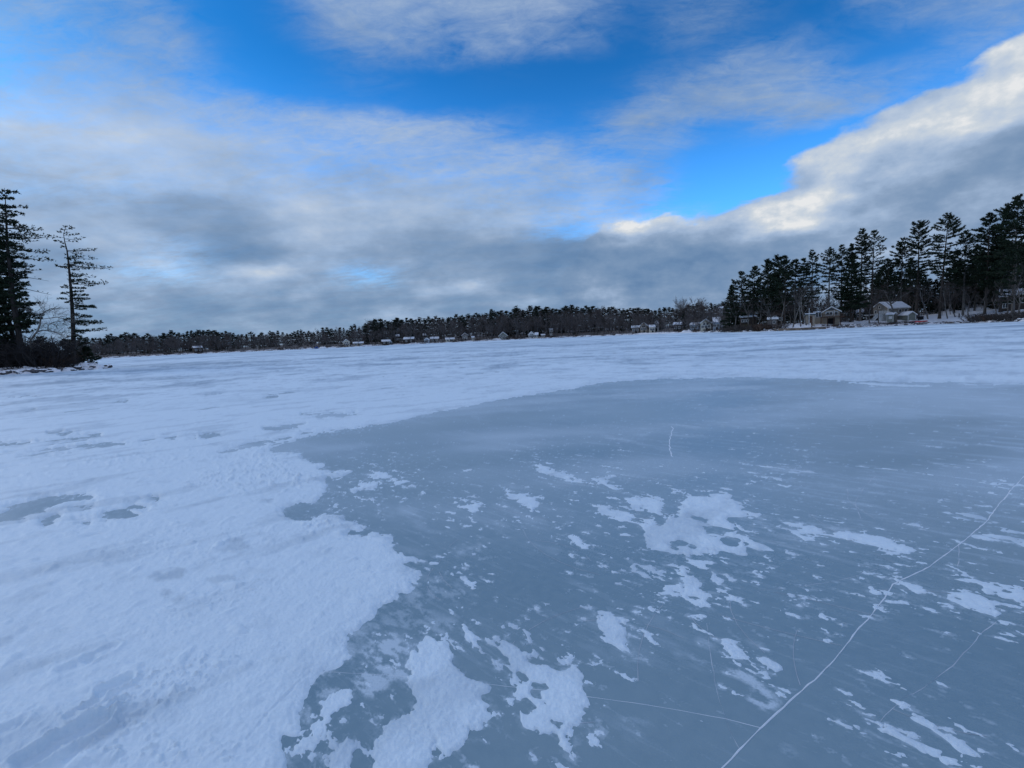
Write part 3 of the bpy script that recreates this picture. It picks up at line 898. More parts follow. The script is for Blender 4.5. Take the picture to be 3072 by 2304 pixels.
snow_m, nt, p = new_mat('lake_snow')
g = G(nt)
ps = g.pos()
s1 = g.noise(ps, 60, 5, 0.65)
s2 = g.noise(ps, 420, 2, 0.6)
s3 = g.noise(ps, 1.2, 4, 0.6)
cv = g.attr('cover')
cvn = g.mr(g.m('ADD', cv, g.m('MULTIPLY', g.m('SUBTRACT', s3, 0.5), 0.22)), 0.05, 0.95, 0.0, 1.0, False)
wh = g.mix(g.mr(s1, 0.3, 0.7), rgb(0.72, 0.85, 0.92), rgb(0.78, 0.89, 0.95))
g.put(p.inputs['Base Color'], g.mix(cvn, rgb(0.36, 0.46, 0.54), wh))
p.inputs['Roughness'].default_value = 0.62
p.inputs['Specular IOR Level'].default_value = 0.25
hb = g.m('ADD', g.m('MULTIPLY', s1, 0.8), g.m('MULTIPLY', s2, 0.2))
g.put(p.inputs['Normal'], g.bump(hb, 0.5, 0.012))

idx = np.arange(X.size, dtype=np.int32).reshape(X.shape)
quads = np.stack([idx[:-1, :-1], idx[:-1, 1:], idx[1:, 1:], idx[1:, :-1]], -1).reshape(-1, 4)
# ice sheet at half resolution, flat
s_ = (slice(None, None, 1), slice(None, None, 1))
Vi = np.stack([X, Y, np.zeros_like(X)], -1).reshape(-1, 3)
ice = link(bpy.data.objects.new('lake_ice', np_mesh('lake_ice', Vi, quads, ice_m, {'frost': frost.ravel(), 'tone': tone.ravel()}, True)))
tag(ice, kind='structure')
# the lake goes on beyond the detailed sector
Vb = [(-900, -900, -0.003), (900, -900, -0.003), (900, 1200, -0.003), (-900, 1200, -0.003)]
o = link(bpy.data.objects.new('lake_ice_bed', np_mesh('lake_ice_bed', Vb, [(0, 1, 2, 3)], ice_m, {'frost': [0.22] * 4, 'tone': [0.1] * 4})))
tag(o, kind='structure')
Vs = np.stack([X, Y, H], -1).reshape(-1, 3)
dq = d.ravel()[quads]
keep = dq.max(1) > 0.0
hq = H.ravel()[quads]
keep &= hq.max(1) > 0
pq = pid.ravel()[quads]
own = np.where(dq.max(1) > 0, np.take_along_axis(pq, dq.argmax(1)[:, None], 1)[:, 0], 0)


def sub(name, sel):
    q = quads[sel]
    used, inv = np.unique(q, return_inverse=True)
    return np_mesh(name, Vs[used], inv.reshape(-1, 4), snow_m, {'cover': cover.ravel()[used]}, True)


o = link(bpy.data.objects.new('snow_cover', sub('snow_cover', keep & (own == 0))))
tag(o, kind='structure')
o = link(bpy.data.objects.new('snow_crumbs', sub('snow_crumbs', keep & (own == FL))))
tag(o, 'small windblown snow crumbs and flakes scattered over the grey ice', 'snow crumbs', kind='stuff')
for i, (poly, th, lab) in enumerate(PATCH):
    s = keep & (own == i + 1)
    if s.sum() > 8:
        o = link(bpy.data.objects.new('snow_patch', sub('snow_patch', s)))
        tag(o, lab, 'snow patch', 'snow patches on the bare ice')
# cracks: low refrozen ridges
crack_m = simple_mat('refrozen_crack', (0.70, 0.77, 0.83), (0.82, 0.87, 0.91), 6.0, 0.6)
scratch_m = simple_mat('skate_scratch', (0.40, 0.46, 0.52), (0.60, 0.66, 0.71), 6.0, 0.6)


def ribbon(mb, pts, w0, w1, jag, seed, gap=0.0, hgt=0.003):
    rng = random.Random(seed)
    P = [Vector(ground(*q)).to_3d() for q in pts]
    out = []
    for a, b in zip(P[:-1], P[1:]):
        n = max(2, int((b - a).length / 0.05))
        n = min(n, 60)
        for k in range(n):
            out.append(a.lerp(b, k / n))
    out.append(P[-1])
    N = len(out)
    j = 0.0
    gapped = False
    rows = []
    for i, q in enumerate(out):
        t = (out[min(i + 1, N - 1)] - out[max(i - 1, 0)]).normalized()
        nrm = Vector((-t.y, t.x, 0))
        j = j * 0.7 + rng.gauss(0, jag)
        gapped = (rng.random() < gap * 0.5) if not gapped else (rng.random() < 0.5 + gap * 0.5)
        w = (w0 + (w1 - w0) * i / N) * rng.uniform(0.55, 1.35) / 2 * (0.22 if gapped and gap else 1.0)
        c = q + nrm * j
        rows.append((c - nrm * w, c, c + nrm * w))
    for i in range(N - 1):
        a, b = rows[i], rows[i + 1]
        v = [(a[0].x, a[0].y, -0.001), (a[1].x, a[1].y, hgt), (a[2].x, a[2].y, -0.001), (b[0].x, b[0].y, -0.001), (b[1].x, b[1].y, hgt), (b[2].x, b[2].y, -0.001)]
        mb.add(v, [(0, 1, 4, 3), (1, 2, 5, 4)])


CRACKS = [
    (r6([(420, 1230), (500, 1140), (600, 1035), (740, 900), (860, 795), (960, 700), (1060, 610), (1120, 555), (1190, 475), (1250, 390), (1310, 320), (1370, 240), (1420, 175), (1450, 125), (1468, 98)]) + r5([(1500, 932), (1540, 910), (1640, 870), (1740, 800), (1840, 730), (1920, 660), (2000, 590), (2080, 490), (2150, 400), (2230, 320)]), 0.0088, 0.0120, 0.0017, 0, 'long jagged white crack running from the bottom edge up to the right edge'),
    (r3([(270, 632), (380, 635), (600, 648), (850, 665)]) + r3([(1360, 710), (1500, 725)]) + r3([(1690, 745), (1920, 780), (2212, 820)]) + r6([(250, 810), (520, 860), (730, 915)]), 0.004, 0.005, 0.001, 0.0, 'thin straight white crack passing under the two big foreground patches'),
    (r6([(2050, 310), (2000, 350), (1900, 465), (1830, 530), (1760, 585), (1690, 640), (1620, 690), (1540, 745), (1470, 800), (1380, 880)]), 0.010, 0.007, 0.003, 0.30, 'faint broken crack in the lower right, right of the long jagged crack'),
    (r6([(415, 320), (430, 450), (460, 640), (490, 770), (520, 860), (560, 960), (600, 1035)]), 0.005, 0.006, 0.002, 0.45, 'faint dotted crack joining the long jagged crack at the bottom'),
    (r5([(680, 990), (900, 965), (1110, 940), (1240, 905), (1320, 880), (1420, 850)]), 0.007, 0.007, 0.002, 0.25, 'faint thin crack below the long narrow patch'),
    (r5([(215, 55), (228, 65), (215, 95), (205, 130), (208, 180), (218, 228)]), 0.03, 0.03, 0.006, 0.0, 'short curved white crack far out in the middle of the ice'),
    (r5([(1210, 400), (1215, 470), (1260, 510), (1370, 580)]), 0.012, 0.012, 0.003, 0.2, 'hooked faint crack above the long narrow patch'),
    (r5([(1370, 340), (1300, 400), (1265, 460), (1262, 510), (1290, 580)]), 0.012, 0.010, 0.003, 0.2, 'curving faint crack crossing the hooked one above the long narrow patch'),
    (r5([(1842, 720), (1845, 780), (1835, 850)]), 0.012, 0.010, 0.003, 0.35, 'short dotted crack branching down from the upper end of the long crack'),
]
for i, (pts, w0, w1, jag, gap, lab) in enumerate(CRACKS):
    mb = MB()
    ribbon(mb, pts, w0, w1, jag, 70 + i, gap, 0.0025 if i == 0 else 0.0008)
    tag(mb.build('ice_crack', crack_m if i < 2 or i == 5 else scratch_m, None, False), lab, 'ice crack', 'cracks in the lake ice')
mb = MB()
rng = random.Random(5)
for k in range(26):
    px, py = rng.uniform(1300, 3000), rng.uniform(1290, 2250)
    x0, y0 = ground(px, py)
    r_ = math.hypot(x0, y0)
    a = math.radians(rng.gauss(-47, 28))
    ln = rng.uniform(0.25, 0.9) * (0.6 + r_ * 0.16)
    cu = rng.uniform(-0.7, 0.7)
    seg = []
    for q in range(7):
        t = q / 6
        seg.append((x0 + math.sin(a + cu * t) * ln * t, y0 + math.cos(a + cu * t) * ln * t))
    w = 0.0016 + 0.0004 * r_
    for (ax, ay), (bx, by) in zip(seg[:-1], seg[1:]):
        if rng.random() < 0.2:
            continue
        nx, ny = -(by - ay), bx - ax
        l = math.hypot(nx, ny)
        nx, ny = nx / l * w / 2, ny / l * w / 2
        mb.add([(ax - nx, ay - ny, 0.0012), (ax + nx, ay + ny, 0.0012), (bx + nx, by + ny, 0.0012), (bx - nx, by - ny, 0.0012)], [(0, 1, 2, 3)])
tag(mb.build('skate_scratches', scratch_m), 'fine white skate scratches scored into the grey ice', 'scratches', kind='stuff')
# ------------------------------------------------------------------ shores
SH = [(-2600, 330), (-900, 300), (-300, 285), (300, 292), (500, 300), (700, 308), (900, 300), (1050, 310), (1200, 330), (1500, 330), (1700, 318), (1850, 290), (2000, 252), (2110, 222), (2165, 196),
      (2185, 178), (2200, 170), (2300, 150), (2400, 139), (2550, 146), (2700, 150), (2850, 139), (3072, 119), (3300, 108), (3900, 90), (5200, 75)]
_sa = np.array([azpx(p) for p, _ in SH])
_sr = np.array([dd / math.cos(a) for (p, dd), a in zip(SH, _sa)])
_o = np.argsort(_sa)
_sa, _sr = _sa[_o], _sr[_o]


def shoreR(a):
    return np.interp(a, _sa, _sr) + 0.9 * np.sin(np.asarray(a) * 190) + 0.6 * np.sin(np.asarray(a) * 411 + 1)


_HA = [(-2600, .02), (300, .022), (700, .024), (1100, .035), (1500, .05), (1900, .045), (2100, .03), (2200, .012), (2600, .012), (2750, .03), (2850, .075), (3072, .095), (5200, .10)]
_ha = np.array([azpx(p) for p, _ in _HA])
_hs = np.array([s for _, s in _HA])


def land(a, s):
    """ground height s metres behind the shoreline at azimuth a"""
    sl = np.interp(a, _ha, _hs)
    far = np.interp(a, [azpx(2150), azpx(2200)], [1.0, 0.0])
    z = -0.12 + (0.45 + 0.1 * (1 - far)) * sm(-0.3, 1.6, s) + (0.55 + 0.75 * (1 - far)) * sm(1.5, 15, s)
    z = z + sl * np.maximum(s - 13, 0) * sm(260, 90, s) + sl * 60 * sm(90, 260, s)
    return z


def ground_pt(px, s):
    a = azpx(px)
    R = float(shoreR(a)) + s
    x, y = at(a, R)
    return x, y, float(land(a, s)), R, a


def lumpy(a, s):
    R = shoreR(a) + s
    x, y = R * np.sin(a), R * np.cos(a)
    return 0.22 * fbm(x * 0.35, y * 0.35, 4, 301) * sm(-0.2, 2.0, s) * sm(120, 40, s)


na = 1500
A_ = np.linspace(azpx(-2400), azpx(5200), na)
S_ = np.concatenate([np.linspace(-0.6, 3, 10), np.linspace(3.6, 30, 26), np.geomspace(32, 900, 26)])
AG, SG = np.meshgrid(A_, S_)
RG = shoreR(AG) + SG
ZG = land(AG, SG) + lumpy(AG, SG)
V = np.stack([RG * np.sin(AG), RG * np.cos(AG), ZG], -1).reshape(-1, 3)
ii = np.arange(AG.size).reshape(AG.shape)
Q = np.stack([ii[:-1, :-1], ii[:-1, 1:], ii[1:, 1:], ii[1:, :-1]], -1).reshape(-1, 4)
land_m, nt, p = new_mat('shore_ground')
g = G(nt)
ps = g.pos()
n1 = g.noise(ps, 0.16, 5, 0.6)
n2 = g.noise(ps, 1.4, 4, 0.65)
leaf = g.mix(g.mr(n2, 0.35, 0.65), rgb(0.055, 0.04, 0.03), rgb(0.13, 0.095, 0.07))
sn = g.mix(n2, rgb(0.74, 0.76, 0.79), rgb(0.85, 0.86, 0.87))
fac = g.mr(g.m('ADD', n1, g.m('MULTIPLY', g.m('SUBTRACT', n2, 0.5), 0.5)), 0.44, 0.52)
fac = g.m('MULTIPLY', fac, g.attr('patchy'))
g.put(p.inputs['Base Color'], g.mix(g.m('MAXIMUM', fac, g.attr('snow')), leaf, sn))
p.inputs['Roughness'].default_value = 0.85
snow_at = sm(azpx(2300), azpx(2380), AG) * sm(3.0, 5.5, SG) * sm(70, 45, SG) * 0.9 + sm(1.3, 0.3, np.abs(SG + 0.1)) * 0.0
snow_at = np.maximum(snow_at, sm(azpx(1850), azpx(1950), AG) * sm(azpx(2130), azpx(2090), AG) * sm(14, 8, SG))
lo = link(bpy.data.objects.new('shore_land', np_mesh('shore_land', V, Q, land_m, {'snow': np.clip(snow_at, 0, 1).ravel(), 'patchy': (0.12 + 0.88 * sm(20, 5, SG)).ravel()}, True)))
tag(lo, kind='structure')

# the wooded point on the left
PN = [(-1700, 24), (-900, 40), (-300, 50), (0, 53.5), (100, 54), (200, 57), (290, 60.5), (332, 63.5)]
PF = [(-1700, 120), (-900, 110), (-300, 105), (0, 98), (100, 88), (180, 78), (260, 69), (332, 63.6)]
_pa = np.array([azpx(p_) for p_, _ in PN])
_pn = np.array([d_ / math.cos(azpx(p_)) for p_, d_ in PN])
_pf = np.array([d_ / math.cos(azpx(p_)) for p_, d_ in PF])
_pfa = np.array([azpx(p_) for p_, _ in PF])
NP = 420
A2 = np.linspace(_pa[0], _pa[-1], NP)
T2 = np.concatenate([np.linspace(0, 0.22, 18), np.linspace(0.25, 0.75, 14), np.linspace(0.78, 1, 12)])
AG2, TG2 = np.meshgrid(A2, T2)
R0 = np.interp(AG2, _pa, _pn) + 0.5 * np.sin(AG2 * 160) + 0.3 * np.sin(AG2 * 390)
R1 = np.interp(AG2, _pfa, _pf)
RG2 = R0 + (R1 - R0) * TG2
e2 = np.minimum(RG2 - R0, R1 - RG2)
x2, y2 = RG2 * np.sin(AG2), RG2 * np.cos(AG2)


def point_h(e):
    return -0.10 + 0.42 * sm(-0.1, 1.4, e) + 0.45 * sm(1.2, 6.0, e)


Z2 = point_h(e2) + 0.18 * fbm(x2 * 0.8, y2 * 0.8, 4, 311) * sm(0.1, 1.2, e2)
ii = np.arange(AG2.size).reshape(AG2.shape)
Q2 = np.stack([ii[:-1, :-1], ii[:-1, 1:], ii[1:, 1:], ii[1:, :-1]], -1).reshape(-1, 4)
o = link(bpy.data.objects.new('point_land', np_mesh('point_land', np.stack([x2, y2, Z2], -1).reshape(-1, 3), Q2, land_m, {'snow': (0.85 * sm(3.4, 1.6, e2)).ravel(), 'patchy': np.ones(e2.size)}, True)))
tag(o, kind='structure')


def point_pt(px, depth):
    a = azpx(px)
    R = depth / math.cos(a)
    r0 = float(np.interp(a, _pa, _pn))
    r1_ = float(np.interp(a, _pfa, _pf))
    x, y = at(a, R)
    return x, y, float(point_h(min(R - r0, r1_ - R))), R, a


# ------------------------------------------------------------------ trees
def tufts(cent, dirs, size, k, rng, spread=0.75, width=0.22):
    """k thin leaf triangles per centre, fanned about dirs"""
    n = len(cent)
    C3 = np.repeat(cent, k, 0)
    D3 = np.repeat(dirs, k, 0) + rng.normal(0, spread, (n * k, 3))
    D3 /= np.linalg.norm(D3, axis=1, keepdims=True) + 1e-9
    S3 = np.repeat(size, k)[:, None] * rng.uniform(0.6, 1.3, (n * k, 1))
    W = np.cross(D3, rng.normal(0, 1, (n * k, 3)))
    W /= np.linalg.norm(W, axis=1, keepdims=True) + 1e-9
    a = C3 - D3 * S3 * 0.25 - W * S3 * width
    b = C3 - D3 * S3 * 0.25 + W * S3 * width
    c = C3 + D3 * S3
    V = np.stack([a, b, c], 1).reshape(-1, 3)
    Fq = np.arange(len(V), dtype=np.int32).reshape(-1, 3)
    return V, Fq


def trunk_curve(h, lean, bend, rng):
    """function t -> xyz of the stem axis"""
    bx, by = rng.uniform(-bend, bend), rng.uniform(-bend, bend)

    def f(t):
        return Vector((lean[0] * h * t + bx * math.sin(t * 4.1), lean[1] * h * t + by * math.sin(t * 3.3), h * t))
    return f


def pine_parts(h, seed, crown0=0.3, hw=3.0, shape='pine', dens=1.0, tuft=0.5, k=4, lean=(0, 0), r0=None, branches=None, limb_sides=3, bend=0.15, whorl=0.55, axpts=None):
    """white pine: stem with limbs, and foliage held in flat plumes that curl up at their ends"""
    rng = np.random.RandomState(seed)
    pr = random.Random(seed)
    ax = trunk_curve(h, lean, bend, pr)
    if axpts:
        ta, xa = [p_[0] for p_ in axpts], [p_[1] for p_ in axpts]

        def ax(t):
            return Vector((float(np.interp(t, ta, xa)), 0.12 * math.sin(t * 5), h * t))
    r0 = r0 or h * 0.011 + 0.04
    mb = MB()
    ts = [0, 0.015, 0.05] + [i / 18 for i in range(1, 19)]
    mb.tube([ax(t) for t in ts], [max(0.02, r0 * (1.35 if t == 0 else 1.12 if t < 0.03 else 1) * (1 - t) ** 0.8) for t in ts], 7)
    cs, ds, ss = [], [], []
    todo = []
    if branches is None:
        z = crown0 * h
        while z < h * 0.985:
            t = (z / h - crown0) / (1 - crown0)
            if shape == 'cone':
                L = hw * (1.02 - t) ** 0.85
            elif shape == 'flat':
                L = hw * (0.55 + 0.45 * math.sin(math.pi * min(1, t * 0.9 + 0.1))) * (1 - 0.35 * t)
            else:
                L = hw * (0.45 + 0.75 * math.sin(math.pi * (0.12 + 0.80 * t)) ** 0.9) * (1 - 0.42 * t) * min(1.0, (1.03 - t) * 3.4 + 0.06)
            nb = pr.choice((3, 4, 5)) if shape != 'cone' else pr.choice((5, 6))
            a0 = pr.uniform(0, 6.28)
            for q in range(nb):
                a = a0 + 6.283 * q / nb + pr.uniform(-0.5, 0.5)
                if pr.random() < 0.16:
                    continue
                l = L * pr.choice((0.45, 0.7, 0.85, 1.0, 1.05, 1.2))
                e0 = -0.12 + 0.95 * max(0, t - 0.3) + pr.uniform(-0.10, 0.14)
                todo.append((z + pr.uniform(-0.15, 0.15), a, l, e0, 0.16, 1.0))
            z += whorl * pr.uniform(0.7, 1.35) * (1.0 - 0.35 * t)
        for q in range(int(6 * (crown0 > 0.15))):          # dead stubs below the crown
            todo.append((h * pr.uniform(0.12, crown0), pr.uniform(0, 6.28), hw * pr.uniform(0.15, 0.5), -0.15, 0.0, 0.0))
    else:
        todo = branches
    for (z, a, L, e0, curl, fol) in todo:
        t0 = min(0.995, z / h)
        p0 = ax(t0)
        dx_, dy_ = math.cos(a), math.sin(a)

        def bp(t):
            w = L * t
            return Vector((p0.x + dx_ * w, p0.y + dy_ * w, p0.z + w * e0 + curl * L * t * t))
        rb = max(0.010, 0.016 * L) * (1 if L > 1 else 0.8)
        mb.tube([bp(0), bp(0.35), bp(0.7), bp(1.0)], [rb, rb * 0.75, rb * 0.5, rb * 0.2], limb_sides)
        if fol <= 0:
            for q in range(4):
                t = pr.uniform(0.4, 1)
                b = bp(t)
                mb.tube([b, b + Vector((dx_ * 0.5 + pr.uniform(-.5, .5), dy_ * 0.5 + pr.uniform(-.5, .5), pr.uniform(-.3, .4))) * L * 0.25], [rb * 0.35, rb * 0.12], 3)
            continue
        n = max(4, int(dens * fol * (6 + 9 * L) * (0.5 / tuft)))
        t = 0.22 + 0.80 * rng.rand(n) ** 0.75
        lat = rng.normal(0, 1, n) * (0.10 + 0.13 * L) * np.clip(1.25 - 0.6 * t, 0.3, 1)
        up = rng.uniform(-0.12, 0.26, n) * (0.5 + 0.3 * L)
        w = L * t
        cx = p0.x + dx_ * w - dy_ * lat
        cy = p0.y + dy_ * w + dx_ * lat
        cz = p0.z + w * e0 + curl * L * t * t + up * 0.6 + 0.05
        cs.append(np.stack([cx, cy, cz], 1))
        ds.append(np.stack([np.full(n, dx_ * 0.8) - dy_ * lat * 0.5, np.full(n, dy_ * 0.8) + dx_ * lat * 0.5, np.full(n, 0.45)], 1))
        ss.append(np.full(n, tuft) * rng.uniform(0.65, 1.2, n))
    V, Fq = tufts(np.concatenate(cs), np.concatenate(ds), np.concatenate(ss), k, rng)
    return mb, V, Fq


def bare_parts(h, seed, r0=None, levels=3, spread=0.6, lean=(0.0, 0.0), fork=0.35, twig_r=0.012, n1=7, n2=5, n3=4):
    """leafless tree: forking stem and limbs, and a fine spray of twigs"""
    pr = random.Random(seed)
    wood, twig = MB(), MB()
    r0 = r0 or 0.012 * h + 0.02

    def grow(p, d, L, r, lv):
        n = 4 if lv < 2 else 3
        pts, rads = [p], [r]
        q = p
        for i in range(n):
            d = (d + Vector((pr.gauss(0, .16), pr.gauss(0, .16), pr.gauss(0.05, .10)))).normalized()
            q = q + d * (L / n)
            pts.append(q)
            rads.append(max(twig_r * 0.6, r * (1 - 0.75 * (i + 1) / n)))
        (wood if lv < 2 else twig).tube(pts, rads, 6 if lv == 0 else 4 if lv == 1 else 3)
        if lv >= levels:
            return
        cnt = (n1, n2, n3)[lv] if lv < 3 else 3
        for c in range(cnt):
            t = pr.uniform(fork if lv == 0 else 0.25, 1.0)
            k = min(n - 1, int(t * n))
            b = pts[k].lerp(pts[k + 1], t * n - k)
            az_ = pr.uniform(0, 6.283)
            tl = spread * pr.uniform(0.7, 1.4)
            side = Vector((math.cos(az_), math.sin(az_), 0))
            nd = (d.lerp(Vector((0, 0, 1)), 0.3) + side * tl * 1.25).normalized()
            grow(b, nd, L * pr.uniform(0.38, 0.62) * (1.15 - 0.35 * t), max(twig_r, rads[k] * 0.55), lv + 1)
    grow(Vector((0, 0, -0.1)), Vector((lean[0], lean[1], 1)).normalized(), h * 0.78, r0, 0)
    return wood, twig


def brush_parts(h, seed, n=26, r=0.010, wide=0.9):
    pr = random.Random(seed)
    mb = MB()
    for i in range(n):
        a = pr.uniform(0, 6.283)
        b = Vector((math.cos(a) * pr.uniform(0, wide * .5), math.sin(a) * pr.uniform(0, wide * .5), -0.1))
        d = Vector((math.cos(a) * pr.uniform(.1, .8), math.sin(a) * pr.uniform(.1, .8), 1)).normalized()
        L = h * pr.uniform(0.5, 1.05)
        m_ = b + d * L * .5 + Vector((pr.gauss(0, .08), pr.gauss(0, .08), 0)) * h
        e_ = b + d * L + Vector((pr.gauss(0, .12), pr.gauss(0, .12), 0)) * h
        mb.tube([b, m_, e_], [r, r * .8, r * .4], 3)
        for q in range(4):
            t = pr.uniform(.2, .9)
            s = m_.lerp(e_, t) if t > .4 else b.lerp(m_, t + .4)
            mb.tube([s, s + Vector((pr.gauss(0, .5), pr.gauss(0, .5), pr.uniform(0, .6))) * h * .35], [r * .7, r * .3], 3)
    return mb


def place_tree(name, wood, V, Fq, bark, leaf, loc, label, cat, group=None, rz=0, crown='crown'):
    root = empty(name, loc, rz, label, cat, group)
    wood.build('trunk', bark, root, True)
    if Fq is not None:
        link(bpy.data.objects.new(crown, np_mesh(crown, V, Fq, leaf)), root)
    return root


def place_bare(name, w, t, bark, tw, loc, label, group=None, rz=0):
    root = empty(name, loc, rz, label, 'bare tree', group)
    w.build('trunk', bark, root, True)
    if t.f:
        t.build('crown', tw, root)
    return root


def copy_to(src, loc, rz, label=None, group=None, sc=None):
    c = copy_tree(src)
    c.location = loc
    c.rotation_euler = (0, 0, rz)
    if sc:
        c.scale = sc
    if label:
        c['label'] = label
    if group:
        c['group'] = group
    return c


# --- the left point ---------------------------------------------------------
def q1(x, y):            # crop coordinates of the left point to photograph pixels
    return x / 2.552, 500 + y / 2.552


def hand_pine(name, base, depth, top, rows, seed, label, r0, sparse, lean_off=0.0, dens=1.0, filler=0, fill_hw=2.0, fill0=0.3, fillL=None, tuft=0.22, axis=None, subs=2):
    bx, by = q1(*base)
    tx, ty = q1(*top)
    x, y, z, R, a = point_pt(bx, depth)
    h = zat(tx, ty, R) - z
    m_px = R / F * math.cos(a) ** 2 / math.cos(a) * 1.0      # tangential metres per pixel
    mpp = (R * math.cos(azpx(bx)) ** 2) / F / math.cos(a)
    tang = (R * math.cos(a)) / F * math.cos(a)
    cu = tang / 2.552
    cz = (zat(bx, by - 100, R) - zat(bx, by, R)) / 100 / 2.552
    lean = ((top[0] - base[0]) * cu / h, 0)
    pr = random.Random(seed)
    br = []
    for (yy, dx_, dyy, fol) in rows:
        zz = (base[1] - yy) * cz
        L = abs(dx_) * cu
        ang = (0 if dx_ > 0 else math.pi) + pr.uniform(-0.7, 0.7)
        L /= max(0.75, abs(math.cos(ang)))
        e_ = (-dyy * cz) / max(L, 0.2)
        cv_ = pr.uniform(-0.08, 0.26)
        br.append((min(zz, h * 0.99), ang, L, e_ - cv_ + pr.uniform(-.05, .05), cv_, fol))
        if fol >= 0.5:
            for q in range(subs):
                br.append((min(zz + pr.uniform(-.2, .25), h * 0.99), ang + pr.choice((-1, 1)) * pr.uniform(.35, 1.3), L * pr.uniform(.3, .7), e_ - cv_ + pr.uniform(-.22, .30), cv_ + .05, fol * 0.8))
    for q in range(filler):
        t = pr.uniform(fill0, 0.97)
        L = fill_hw * (0.4 + 0.8 * math.sin(math.pi * (0.1 + 0.8 * t))) * pr.choice((0.5, 0.8, 1.0)) * (1.1 - 0.5 * t)
        br.append((t * h, pr.uniform(0, 6.283), L, 0.05 + 0.3 * max(0, t - .5) + pr.uniform(-.12, .12), 0.12, 1.0))
    mb, V, Fq = pine_parts(h, seed, branches=br, tuft=tuft, k=5, lean=lean, r0=r0, dens=dens, bend=0.12, axpts=[((base[1] - v) * cz / h, (u - base[0]) * cu) for u, v in axis] if axis else None)
    return place_tree(name, mb, V, Fq, M['bark_dark'], sparse, (x, y, z - 0.05), label, 'pine tree', None, -a)


ROWS3 = [(480, 40, -10, .5), (500, 70, -15, .5), (520, -45, 10, .6), (545, 120, -15, .6), (560, -105, -5, .35), (570, 150, 5, .35), (590, 110, -5, .3), (605, -75, -10, .7), (625, -40, 15, .6), (655, 235, -20, .5), (660, 120, 5, .3),
         (690, -30, 0, .2), (715, 200, 5, .55), (705, 110, -15, .7), (740, 190, 25, .8), (750, 110, 0, 1.1), (765, 295, 30, .7), (770, 160, 10, .9), (790, -95, -15, .9), (800, 70, 0, 1.), (780, -60, 0, .8), (820, 195, 25, .5), (830, 90, 10, .8),
         (850, 80, 0, 1.1), (870, 120, 0, 1.1), (880, 290, 35, .6), (890, 180, 15, .8), (905, 60, 0, .9), (940, 115, 0, 1.3), (945, -65, -5, 1.1), (960, 100, 5, 1.2), (985, -70, 0, 1.2), (990, 120, 5, 1.3), (1020, -95, 5, 1.2), (1015, 130, 0, 1.2), (1035, 80, 0, 1.2),
         (1050, -50, 0, 1.), (1060, 180, 25, 1.5), (1075, 160, 15, 1.5), (1095, 110, 5, 1.2), (1140, 150, 20, 1.2), (1150, 90, 0, 1.1), (1175, -75, 5, 1.), (1180, 215, 20, 1.4), (1200, 205, 15, 1.5), (1190, 100, 10, 1.5), (1215, 120, 10, 1.2), (1250, 230, 15, 1.2), (1260, 120, 5, 1.4),
         (1275, 80, 10, 1.2), (1245, -40, 0, .8), (1290, 60, 20, .9), (1300, -50, 10, .8), (1320, 120, 20, .8)]
pine3 = hand_pine('pine_tree', (552, 1520), 62.5, (640, 470), ROWS3, 31, 'slim leaning pine with gaunt top, standing alone at the tip of the left point', 0.30, M['needle'], tuft=0.19, subs=1, dens=0.62, axis=[(552, 1520), (568, 1400), (585, 1300), (600, 1120), (612, 940), (620, 750), (622, 660), (612, 590), (608, 545), (622, 500), (640, 470)])
ROWS2 = [(200, 90, -10, .8), (210, -60, -20, .8), (215, 40, -25, .8), (235, 60, 0, .9), (245, -40, 0, .8), (290, 165, -5, .6), (300, -50, -5, .6), (335, 135, 5, .6), (345, 60, 10, .7), (360, -90, 10, .9), (400, 60, 0, .9), (410, -110, 5, 1.), (425, 265, 30, .6), (430, 190, -10, .6),
         (450, 160, 20, .8), (460, -120, 5, 1.), (490, 200, 15, .8), (520, 340, 15, .5), (525, 150, 5, .8), (540, -120, 0, 1.1), (580, 120, 10, 1.), (600, 300, 30, .6), (610, 170, 15, .9), (640, 330, 45, .6), (630, -120, 5, 1.2), (660, 150, 10, 1.), (700, 180, 20, .8), (690, -130, 0, 1.2), (740, 240, 20, .25), (740, 110, 5, 1.),
         (770, 160, 15, .8), (780, -110, 0, 1.2), (800, 290, 35, .06), (820, 120, 10, 1.2), (850, 135, 5, 1.4), (870, 130, 10, 1.4), (880, 300, 60, .05), (885, -100, 5, 1.3), (930, 110, 5, 1.3), (950, 120, 10, 1.2), (960, -90, 5, 1.2), (1000, 200, 15, .7), (1020, 120, 15, 1.1), (1040, 100, 10, 1.2), (1090, 220, 15, 1.), (1110, 200, 20, 1.2),
         (1120, -90, 5, 1.2), (1140, 150, 15, 1.), (1180, 90, 20, 1.2), (1200, -70, 5, 1.2), (1210, 60, 10, 1.)]
hand_pine('pine_tree', (172, 1500), 60, (222, 185), ROWS2, 32, 'tall dark pine with long side branches, middle of the three on the left point', 0.36, M['needle'], filler=60, fill_hw=1.5, fill0=0.24, tuft=0.22, dens=0.85, subs=1, axis=[(172, 1500), (172, 1250), (165, 1000), (175, 800), (180, 600), (195, 450), (207, 330), (222, 185)])
hand_pine('pine_tree', (160, 1440), 64, (20, 95), [(380 + 40 * i, (130 if i % 2 else -150), 10, 1.3) for i in range(20)], 33, 'dense tall pine with a leaning grey trunk at the left edge of the picture', 0.30, M['needle'], filler=130, fill_hw=2.8, fill0=0.16, dens=1.0, tuft=0.25, axis=[(160, 1440), (125, 1200), (95, 950), (70, 700), (45, 500), (30, 380), (20, 95)])
hand_pine('pine_tree', (-40, 1460), 60, (-80, 250), [], 34, 'tall dark pine at the very left, half cut by the picture edge', 0.34, M['needle'], filler=190, fill_hw=3.2, fill0=0.12, dens=1.2, tuft=0.26)
